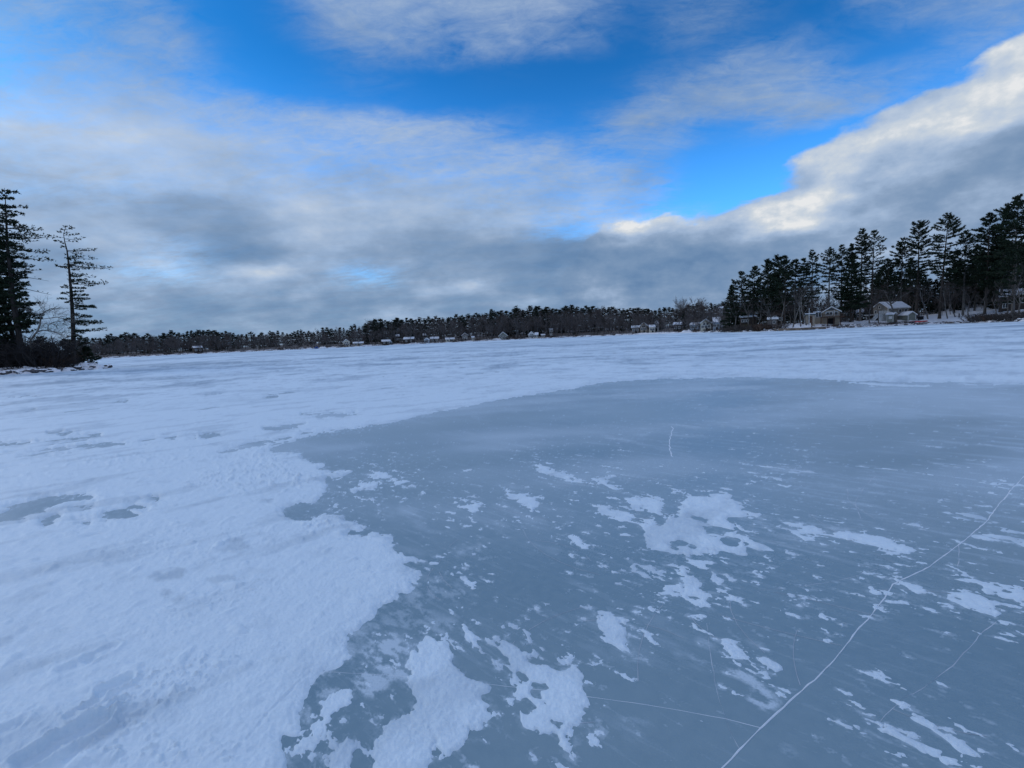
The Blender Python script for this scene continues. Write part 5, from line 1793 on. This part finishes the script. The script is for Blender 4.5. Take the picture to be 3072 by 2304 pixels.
st.prism([(-W_ / 2 - 6.9, DK - 2.6), (-W_ / 2 - 4.4, DK - 0.4), (-W_ / 2 - 4.4, DK - 0.2), (-W_ / 2 - 6.9, DK - 2.3)], 'y', -D_ / 2 - 0.64, -D_ / 2 - 0.57)
for k in range(9):
    u = -W_ / 2 - 4.5 - 0.29 * k
    st.box(u - 0.025, u + 0.025, -D_ / 2 - 0.64, -D_ / 2 - 0.57, DK - 0.3 - 0.26 * k, DK + 0.85 - 0.26 * k)
st.build('stairs', M['white'], root)
box_part('basement_opening', 'dark', root, (-W_ / 2 - 0.02, -W_ / 2 - 0.004, -D_ / 2 + 0.25, D_ / 2 - 1.4, 0, DK - 0.25))

# olive hut in front of it
def hut_trim(root, w, d, e, r):
    box_part('corner_trim', 'white', root, (-w / 2 - 0.04, -w / 2 + 0.1, -d / 2 - 0.05, -d / 2 - 0.004, 0, e), (w / 2 - 0.1, w / 2 + 0.04, -d / 2 - 0.05, -d / 2 - 0.004, 0, e))


h_ = house(2674, 9, 20, 3.0, 943, 939, 'x', 'sage', 'small olive hut with one bright square window in front of the grey house', 'shed', rz=-0.25, wins=(), name='shed', extra=hut_trim)
window(h_, 'front', 0.1, 1.45, 0.7, 0.75, 20 * frame_of(2674, 9)[5], 3.0, 'white', 'white')


def shed_trim(root, w, d, e, r):
    box_part('corner_trim', 'white', root, (-w / 2 - 0.04, -w / 2 + 0.14, -d / 2 - 0.06, -d / 2 - 0.004, 0, e), (w / 2 - 0.14, w / 2 + 0.04, -d / 2 - 0.06, -d / 2 - 0.004, 0, e))
    mb = MB()
    for sg in (-1, 1):
        mb.prism([(0, r - 0.16), (sg * (w / 2 + 0.3), e - 0.16 - (r - e) / (w / 2) * 0.3), (sg * (w / 2 + 0.3), e - (r - e) / (w / 2) * 0.3), (0, r)][::sg], 'y', -d / 2 - 0.36, -d / 2 - 0.30)
    mb.build('gable_trim', M['white'], root)
    box_part('door', 'teal', root, (w / 2 + 0.004, w / 2 + 0.06, -d / 2 + 0.6, -d / 2 + 2.4, 0, e - 0.15))


house(2722, 13, 26, 5.2, 946, 936, 'y', 'sage', 'sage green shed with white trim and snowy gable roof beside the tall pine', 'shed', rz=0.45, name='shed', extra=shed_trim)

# dark bin by the shed
x, y, z, R, a, tpp = frame_of(2762, 11)
r_ = empty('storage_bin', (x, y, z), -a, 'black storage bin on the snow right of the sage shed', 'bin')
box_part('body', 'dark', r_, (-0.75, 0.75, -0.4, 0.4, 0, 1.0))
mb = MB()
mb.prism([(-0.46, 1.0), (0.46, 1.0), (0.42, 1.12), (-0.42, 1.18)], 'x', -0.8, 0.8)
mb.build('lid', M['navy'], r_)


# tan house with two wings
x, y, z, R, a, tpp = frame_of(2490, 14)
vz = lambda py: zat(2490, py, R) - z
root = empty('tan_cottage', (x, y, z), -a + 0.10, 'tan cottage with a white trimmed gable and brown deck left of the broad dark tree', 'house')
w, d = 50 * tpp, 6.0
EV, RG_ = vz(933), vz(919.5)
mb = MB()
gable_walls(mb, w, d, EV, RG_, 'y')
mb.build('wall', M['tan'], root)
mb = MB()
gable_roof(mb, w, d, EV, RG_, 'y', 0.45, 0.25)
mb.build('roof', M['darkhouse'], root)
mb = MB()
for sg in (-1, 1):
    k = (RG_ - EV) / (w / 2)
    mb.prism([(0, RG_ - 0.32), (sg * (w / 2 + 0.45), EV - 0.32 - k * 0.45), (sg * (w / 2 + 0.45), EV - k * 0.45), (0, RG_)][::sg], 'y', -d / 2 - 0.52, -d / 2 - 0.46)
mb.build('gable_trim', M['white'], root)
mb = MB()
mb.prism([(-1.3, EV + 0.12), (1.3, EV + 0.12), (0, RG_ - 0.45)], 'y', -d / 2 - 0.05, -d / 2 - 0.004)
mb.build('gable_window', M['glass'], root)
window(root, 'front', -w * 0.12, EV * 0.78, w * 0.36, EV * 0.22, w, d)
window(root, 'front', w * 0.28, EV * 0.78, w * 0.18, EV * 0.22, w, d)
FL_ = EV * 0.52
wx0 = -w / 2 - 26 * tpp
box_part('side_wing', 'tan', root, (wx0, -w / 2 - 0.004, -d / 2 + 0.5, d / 2 - 0.3, -1.4, EV * 0.93))
box_part('wing_roof', 'roofsnow', root, (wx0 - 0.25, -w / 2 - 0.004, -d / 2 + 0.2, d / 2, EV * 0.93 + 0.004, EV * 0.93 + 0.25))
gx = wx0 + 13 * tpp
gd = box_part('glass_door', 'white', root, (gx - 0.85, gx + 0.85, -d / 2 + 0.44, -d / 2 + 0.496, FL_, FL_ + 1.75))
box_part('pane', 'glass', gd, (gx - 0.7, gx - 0.08, -d / 2 + 0.40, -d / 2 + 0.436, FL_ + 0.12, FL_ + 1.65))
box_part('pane', 'glass', gd, (gx + 0.08, gx + 0.7, -d / 2 + 0.40, -d / 2 + 0.436, FL_ + 0.12, FL_ + 1.65))
dk = MB()
dk.box(-w / 2 - 8 * tpp, w / 2 + 1.0, -d / 2 - 1.9, -d / 2 - 0.06, FL_ - 0.25, FL_ - 0.02)
deck = dk.build('deck', M['brown'], root)
mb = MB()
for k in range(28):
    u = -w / 2 - 8 * tpp + (w + 1.0 + 8 * tpp) * k / 27
    mb.box(u - 0.03, u + 0.03, -d / 2 - 1.88, -d / 2 - 1.82, FL_ - 0.02, FL_ + 0.75)
mb.box(-w / 2 - 8 * tpp, w / 2 + 1.0, -d / 2 - 1.92, -d / 2 - 1.80, FL_ + 0.751, FL_ + 0.85)
mb.build('railing', M['brown'], deck)
for k in range(4):
    u = -w / 2 - 7 * tpp + (w + 7 * tpp) * k / 3
    box_part('post', 'brown', deck, (u - 0.1, u + 0.1, -d / 2 - 1.85, -d / 2 - 1.65, -0.8, FL_ - 0.251))
box_part('basement_opening', 'dark', root, (-w * 0.2, w * 0.22, -d / 2 - 0.03, -d / 2 - 0.004, -0.3, FL_ - 0.5))
# low lean-to with teal edge, left of it
x, y, z, R, a, tpp = frame_of(2430, 13)
vz = lambda py: zat(2430, py, R) - z
r_ = empty('boathouse', (x, y, z), -a, 'low tan boathouse with a flat snowy dark edged roof beside the tan cottage', 'shed')
w = 32 * tpp
e_ = vz(945.5)
box_part('wall', 'tan', r_, (-w / 2 + 0.2, w / 2 - 0.2, -2.2, 2.2, -1.2, e_))
box_part('roof', 'roofsnow', r_, (-w / 2, w / 2, -2.5, 2.5, e_ + 0.304, e_ + 0.55))
box_part('fascia', 'teal', r_, (-w / 2 - 0.02, w / 2 + 0.02, -2.52, 2.52, e_ + 0.004, e_ + 0.3))
box_part('door', 'brown', r_, (-0.5, 0.6, -2.26, -2.204, -0.2, e_ - 0.35))
# wooden fence right of the cottage
x, y, z, R, a, tpp = frame_of(2543, 15)
r_ = empty('board_fence', (x, y, z), -a, 'grey brown board fence between the tan cottage and the big trunk', 'fence')
mb = MB()
wf = 36 * tpp
for k in range(24):
    u = -wf / 2 + wf * k / 24
    mb.box(u, u + wf / 24 - 0.03, -0.03, 0.03, -0.6, 2.1)
mb.build('boards', M['darkhouse'], r_)
for k in range(4):
    u = -wf / 2 + (wf - 0.12) * k / 3
    box_part('post', 'brown', r_, (u, u + 0.12, 0.034, 0.16, -0.6, 2.25))
# mustard cabin in the grove
def cabin_porch(root, w, d, e, r):
    box_part('porch_rail', 'yellow', root, (-w / 2, w * 0.15, -d / 2 - 0.7, -d / 2 - 0.62, 0.0, 0.75))
    box_part('porch_floor', 'brown', root, (-w / 2, w * 0.15, -d / 2 - 0.7, -d / 2 - 0.004, -0.4, -0.05))


house(2243, 15, 44, 6.0, 951.5, 948, 'x', 'darkhouse', 'dark brown cabin with a mustard porch rail in the left part of the grove', 'cabin', rz=0.08, wins=(('front', -0.75, 0.62, 0.8, 0.8), ('front', -0.45, 0.62, 0.8, 0.8), ('front', -0.15, 0.62, 0.8, 0.8)), extra=cabin_porch, name='cabin')
house(2333, 17, 40, 6.0, 946, 936, 'x', 'darkhouse', 'dark shaded house behind the broad pine clump of the grove', 'house', rz=-0.05, wins=(('front', -0.35, 0.78, 0.9, 0.9), ('front', 0.5, 0.6, 0.9, 0.9)), roof='darkhouse')
house(2318, 12, 27, 3.2, 957.5, 956.7, 'x', 'stone', 'low grey outbuilding with a thin snowy roof below the dark shaded house', 'shed', wins=(('front', 0.3, 0.55, 0.6, 0.7),), name='shed')
house(2579, 34, 17, 5.0, 936.5, 929, 'x', 'darkhouse', 'small dark house with a snowy roof seen between trunks left of the white deck', 'house', wins=(('front', -0.4, 0.6, 0.7, 0.8), ('front', 0.4, 0.6, 0.7, 0.8)))
house(3040, 30, 84, 9.0, 888, 866, 'x', 'darkhouse', 'brown house with a snow covered roof behind the trees near the right edge', 'house', wins=(('front', -0.15, 0.62, 1.0, 1.3), ('front', 0.55, 0.62, 1.0, 1.3), ('front', -0.6, 0.3, 1.0, 1.2)))
# poles
for (px, s, top, lb) in ((2427, 6, 926, 'plain white flagpole left of the tan cottage'), (2502, 7, 931, 'plain white pole in front of the tan cottage gable')):
    x, y, z, R, a = ground_pt(px, s)
    h = zat(px, top, R) - z
    r_ = empty('flagpole', (x, y, z), 0, lb, 'pole')
    mb = MB()
    mb.tube([(0, 0, -0.2), (0, 0, h * 0.5), (0, 0, h)], [0.10, 0.085, 0.06], 8)
    mb.build('mast', M['white'], r_)
    mb = MB()
    mb.tube([(0, 0, h), (0, 0, h + 0.08), (0, 0, h + 0.16)], [0.05, 0.11, 0.03], 8)
    mb.build('finial', M['silver'], r_)
# dock section stored on the sand, two posts
for (px, s, hh, mt, lb) in ((2431, 3.2, 1.5, 'white', 'short white post on the beach left of the tan cottage'), (2435.5, 3.4, 2.4, 'brown', 'brown wooden post on the beach right of the short white post'), (2877, 13, 1.3, 'dark', 'dark stump standing on the snow slope right of the sage shed')):
    x, y, z, R, a = ground_pt(px, s)
    mb = MB()
    mb.tube([(0, 0, -0.3), (0.02, 0, hh * 0.6), (0.0, 0, hh)], [0.17, 0.16, 0.13], 8)
    o = mb.build('post', M[mt], None)
    o.location = (x, y, z)
    tag(o, lb, 'post')
# sandy retaining strip
A3 = np.linspace(azpx(2322), azpx(2478), 90)
bt = []
for lvl, (s, dz_) in enumerate(((0.1, -0.05), (0.2, 0.55), (0.9, 0.72), (1.6, 0.4))):
    zz = land(A3, np.full_like(A3, 1.2))
    Rr = shoreR(A3) + s
    bt.append(np.stack([Rr * np.sin(A3), Rr * np.cos(A3), dz_ + 0.05 * pn(A3 * 400, A3 * 0, 7)], 1))
VV = np.concatenate(bt)
n_ = len(A3)
FF = [(r * n_ + i, r * n_ + i + 1, (r + 1) * n_ + i + 1, (r + 1) * n_ + i) for r in range(3) for i in range(n_ - 1)]
M['sand'] = simple_mat('damp_sand', (0.10, 0.075, 0.055), (0.20, 0.16, 0.125), 1.5, 0.95)
o = link(bpy.data.objects.new('sand_bank', np_mesh('sand_bank', VV, np.array(FF), M['sand'], smooth=True)))
tag(o, kind='structure')


# canoes drawn up on the snow by the shed
def canoe(px, s, L, mat, lb, rz):
    x, y, z, R, a = ground_pt(px, s)
    r_ = empty('canoe', (x, y, z + 0.18), -a + rz, lb, 'canoe')
    n, m_ = 14, 9
    V_, F_ = [], []
    for i in range(n + 1):
        t = -1 + 2 * i / n
        bw = 0.42 * (1 - abs(t) ** 2.4) + 0.015
        keel = 0.36 - 0.10 * abs(t) ** 3
        for k in range(m_):
            th = math.pi * k / (m_ - 1)
            V_.append((t * L / 2, bw * math.cos(th), 0.10 * abs(t) ** 2 + keel * math.sin(th)))
    for i in range(n):
        for k in range(m_ - 1):
            q = i * m_ + k
            F_.append((q, q + 1, q + 1 + m_, q + m_))
    hull = link(bpy.data.objects.new('hull', np_mesh('hull', V_, F_, M[mat], smooth=True)), r_)
    mb = MB()
    for sg in (-1, 1):
        mb.tube([(t * L / 2, sg * (0.42 * (1 - abs(t) ** 2.4) + 0.02), 0.10 * t * t) for t in [-.97 + 1.94 * i / 12 for i in range(13)]], [0.03] * 13, 4)
    mb.build('gunwale', M['dark'], r_)


canoe(2750, 3.6, 4.4, 'red', 'red canoe upturned on the snow in front of the sage shed, nearer the ice', 0.15)
canoe(2757, 4.8, 4.2, 'red', 'second red canoe upturned behind the first, further right', -0.1)
canoe(2729, 4.0, 3.0, 'navy', 'short dark blue boat upturned left of the red canoes', 0.3)
# covered rowing boat on the bank before the deck
canoe(2600, 2.6, 4.0, 'silver', 'grey upturned rowing boat on the bank before the white deck', 0.1)

# --- far shore cottages ------------------------------------------------------
FW = (('front', -0.5, 0.55, 1.0, 1.1), ('front', 0.45, 0.55, 1.0, 1.1))
FW3 = (('front', -0.6, 0.5, 1.0, 1.1), ('front', 0.0, 0.5, 1.0, 1.1), ('front', 0.6, 0.5, 1.0, 1.1), ('front', -0.3, 0.82, 0.9, 0.9), ('front', 0.3, 0.82, 0.9, 0.9))
FAR = [
    (593, 11, 30, 6, 1043, 1038.5, 'x', 'darkhouse', 'dark cabin with two snowy roof edges in the wood left of the blue shelter', 'cabin', FW),
    (1039, 7, 22, 7, 1026, 1018.5, 'y', 'cream', 'pale two storey house on the low rocky point right of the blue shelter', 'house', FW3),
    (1075, 9, 34, 6, 1030, 1026, 'x', 'tan', 'long low pale house with snowy roof right of the pale two storey house', 'house', FW),
    (1158, 7, 28, 6, 1024, 1019.5, 'x', 'darkhouse', 'long dark red brown cottage beneath the first big dark pines', 'house', FW),
    (1172, 5, 8, 4, 1026.5, 1022, 'y', 'bluegrey', 'tiny pale blue hut at the end of the long dark cottage', 'hut', (('front', 0, 0.5, 0.8, 0.9),)),
    (1194, 22, 10, 5, 1009, 1004, 'x', 'darkhouse', 'small dark house with a snow white roof high among the pines', 'house', FW),
    (1228, 9, 34, 7, 1017, 1011.5, 'x', 'darkhouse', 'wide dark house with a bright snowy roof behind a snowy bank', 'house', FW),
    (1275, 24, 10, 5, 1006, 1001, 'x', 'darkhouse', 'small dark house with a snowy roof high right of the wide dark house', 'house', FW),
    (1281, 6, 16, 5, 1019, 1014, 'y', 'bluegrey', 'blue grey cottage left of the cream gable house', 'house', FW),
    (1304, 11, 28, 6, 1016, 1011, 'x', 'stone', 'faded brown house with a dull snowy roof behind the blue grey cottage', 'house', FW),
    (1350, 8, 30, 7, 1021, 1013.5, 'x', 'cream', 'cream house with a snowy roof and dark porch in the middle of the far shore', 'house', FW),
    (1395, 12, 20, 6, 1006, 999, 'y', 'stone', 'tall brown stone house half hidden by trees right of the cream house', 'house', FW3),
    (1419, 10, 8, 4, 1012, 1009, 'x', 'cream', 'tiny pale shed right of the tall brown stone house', 'shed', (('front', 0, 0.5, 0.8, 0.9),)),
    (1510, 11, 30, 7, 1007, 996, 'y', 'sage', 'grey green chalet with a pointed snowy gable', 'house', FW3),
    (1594, 8, 18, 6, 1003, 995.5, 'y', 'white', 'white cottage with a gable and dark porch', 'house', FW3),
    (1610, 9, 10, 5, 1004, 998, 'x', 'cream', 'small pale annexe right of the white cottage', 'shed', FW),
    (1629, 9, 12, 5, 1006, 1003, 'x', 'tan', 'low pale shed right of the pale annexe', 'shed', FW),
    (1653, 22, 10, 5, 989, 986, 'x', 'white', 'small pale roofed house up in the wood right of the white cottages', 'house', FW),
    (1932, 14, 23, 7, 976, 967, 'y', 'tan', 'tan house with a white trimmed pointed gable above a snowy lawn', 'house', FW3),
    (1908, 13, 26, 6, 982, 977, 'x', 'stone', 'low grey house with a snowy roof left of the pointed gable', 'house', FW),
    (1956, 15, 18, 6, 981, 975, 'x', 'cream', 'low pale wing with a snowy roof right of the pointed gable', 'house', FW),
    (1970, 24, 12, 6, 969, 963, 'y', 'white', 'tall white house behind the bare trees right of the pointed gable', 'house', FW),
    (2033, 14, 27, 6, 974, 967.5, 'x', 'darkhouse', 'dark house with a broad bright snowy roof on the snowy bank', 'house', FW),
    (2085, 16, 26, 6, 974, 968, 'x', 'bluegrey', 'blue grey house with a snowy roof right of the broad bright roof', 'house', FW),
    (2118, 12, 36, 8, 968, 957, 'y', 'cream', 'large pale tall gabled house behind bare trees at the right end of the far shore', 'house', FW3),
    (2150, 15, 22, 7, 966, 952, 'x', 'bluegrey', 'grey house with a snowy roof behind the tip of the grove', 'house', FW),
    (2163, 40, 12, 6, 925, 921, 'x', 'white', 'white roofed house high on the hill left of the grove', 'house', FW),
]
for (px, s, wp, dpt, ev, rg, ax_, wl, lb, ct, wn) in FAR:
    def trim(root, w, d, e, r):
        if 'gable' in root['label'] or 'chalet' in root['label']:
            mb = MB()
            k = (r - e) / (w / 2)
            for sg in (-1, 1):
                mb.prism([(0, r - 0.3), (sg * (w / 2 + 0.35), e - 0.3 - k * 0.35), (sg * (w / 2 + 0.35), e - k * 0.35), (0, r)][::sg], 'y', -d / 2 - 0.42, -d / 2 - 0.36)
            mb.build('gable_trim', M['white'], root)
        box_part('door', 'dark', root, (w * 0.08 - 0.45, w * 0.08 + 0.45, -d / 2 - 0.05, -d / 2 - 0.004, 0, min(2.0, e - 0.1)))
    house(px, s, wp, dpt, ev, rg, ax_, wl, lb, ct, rz=random.Random(int(px)).uniform(-.15, .15), wins=wn, extra=trim if ax_ == 'y' or wp > 14 else None)
# snow banks on the far shore
SB = []
for i, (px, L, hh, s) in enumerate(((1490, 26, 1.6, 5), (1462, 12, 1.4, 5), (1240, 24, 1.2, 4), (1100, 30, 1.2, 3), (968, 18, 1.3, 3), (1930, 34, 1.0, 5), (2060, 26, 1.5, 6), (1765, 14, 1.0, 4), (1855, 16, 1.0, 4))):
    x, y, z, R, a, tpp = frame_of(px, s)
    bm = MB()
    n_ = 18
    rows = []
    for r_i in range(7):
        v = -1 + 2 * r_i / 6
        rows.append([((-1 + 2 * k / n_) * L * tpp / 1.6, v * 2.4, (hh * (1 - v * v) * (1 - (-1 + 2 * k / n_) ** 4) * (0.75 + 0.35 * float(pn(np.array([k * 0.6 + i * 9.1]), np.array([r_i * 0.7]), 5)[0])) - 0.25)) for k in range(n_ + 1)])
    vs = [p_ for r_ in rows for p_ in r_]
    fs = [(r_ * (n_ + 1) + k, r_ * (n_ + 1) + k + 1, (r_ + 1) * (n_ + 1) + k + 1, (r_ + 1) * (n_ + 1) + k) for r_ in range(6) for k in range(n_)]
    bm.add(vs, fs)
    o = bm.build('snow_bank', M['capsnow'], None, True)
    o.location = (x, y, z)
    o.rotation_euler = (0, 0, -a)
    tag(o, kind='structure')
# blue fishing shelter on the ice
a = azpx(949)
Rb = float(shoreR(a)) - 12
x, y = at(a, Rb)
r_ = empty('ice_shelter', (x, y, 0.0), -a, 'small blue ice fishing shelter out on the frozen lake', 'ice shelter')
wb = 11 * Rb * math.cos(a) ** 2 / F
hb = wb * 0.62
n_ = 8
V_, F_ = [], []
for zi, (zz, sc) in enumerate(((0, 1.0), (hb * .35, 1.06), (hb * .7, 1.0), (hb * .92, .72), (hb, .25))):
    for k in range(n_ * 2):
        t = math.pi * k / n_
        c_, s_v = math.cos(t), math.sin(t)
        q = max(abs(c_), abs(s_v)) ** 0.75
        V_.append((wb / 2 * sc * c_ / q, wb / 2 * sc * s_v / q, zz))
for zi in range(4):
    for k in range(n_ * 2):
        F_.append((zi * 16 + k, zi * 16 + (k + 1) % 16, zi * 16 + 16 + (k + 1) % 16, zi * 16 + 16 + k))
F_.append
link(bpy.data.objects.new('canvas', np_mesh('canvas', V_, F_, M['blue'])), r_)
mb = MB()
mb.prism([(wb / 2 * .25 * math.cos(math.pi * k / 8) / max(abs(math.cos(math.pi * k / 8)), abs(math.sin(math.pi * k / 8))) ** .75, wb / 2 * .25 * math.sin(math.pi * k / 8) / max(abs(math.cos(math.pi * k / 8)), abs(math.sin(math.pi * k / 8))) ** .75) for k in range(16)], 'z', hb + 0.002, hb + 0.06)
mb.build('top_cap', M['navy'], r_)
box_part('door_flap', 'navy', r_, (-wb * .12, wb * .12, -wb * .56, -wb * .53, 0.02, hb * .66))
mb = MB()
mb.box(-wb * 1.3, -wb * .62, -0.2, 0.2, 0.02, 0.25)
mb.build('sled', M['dark'], r_)
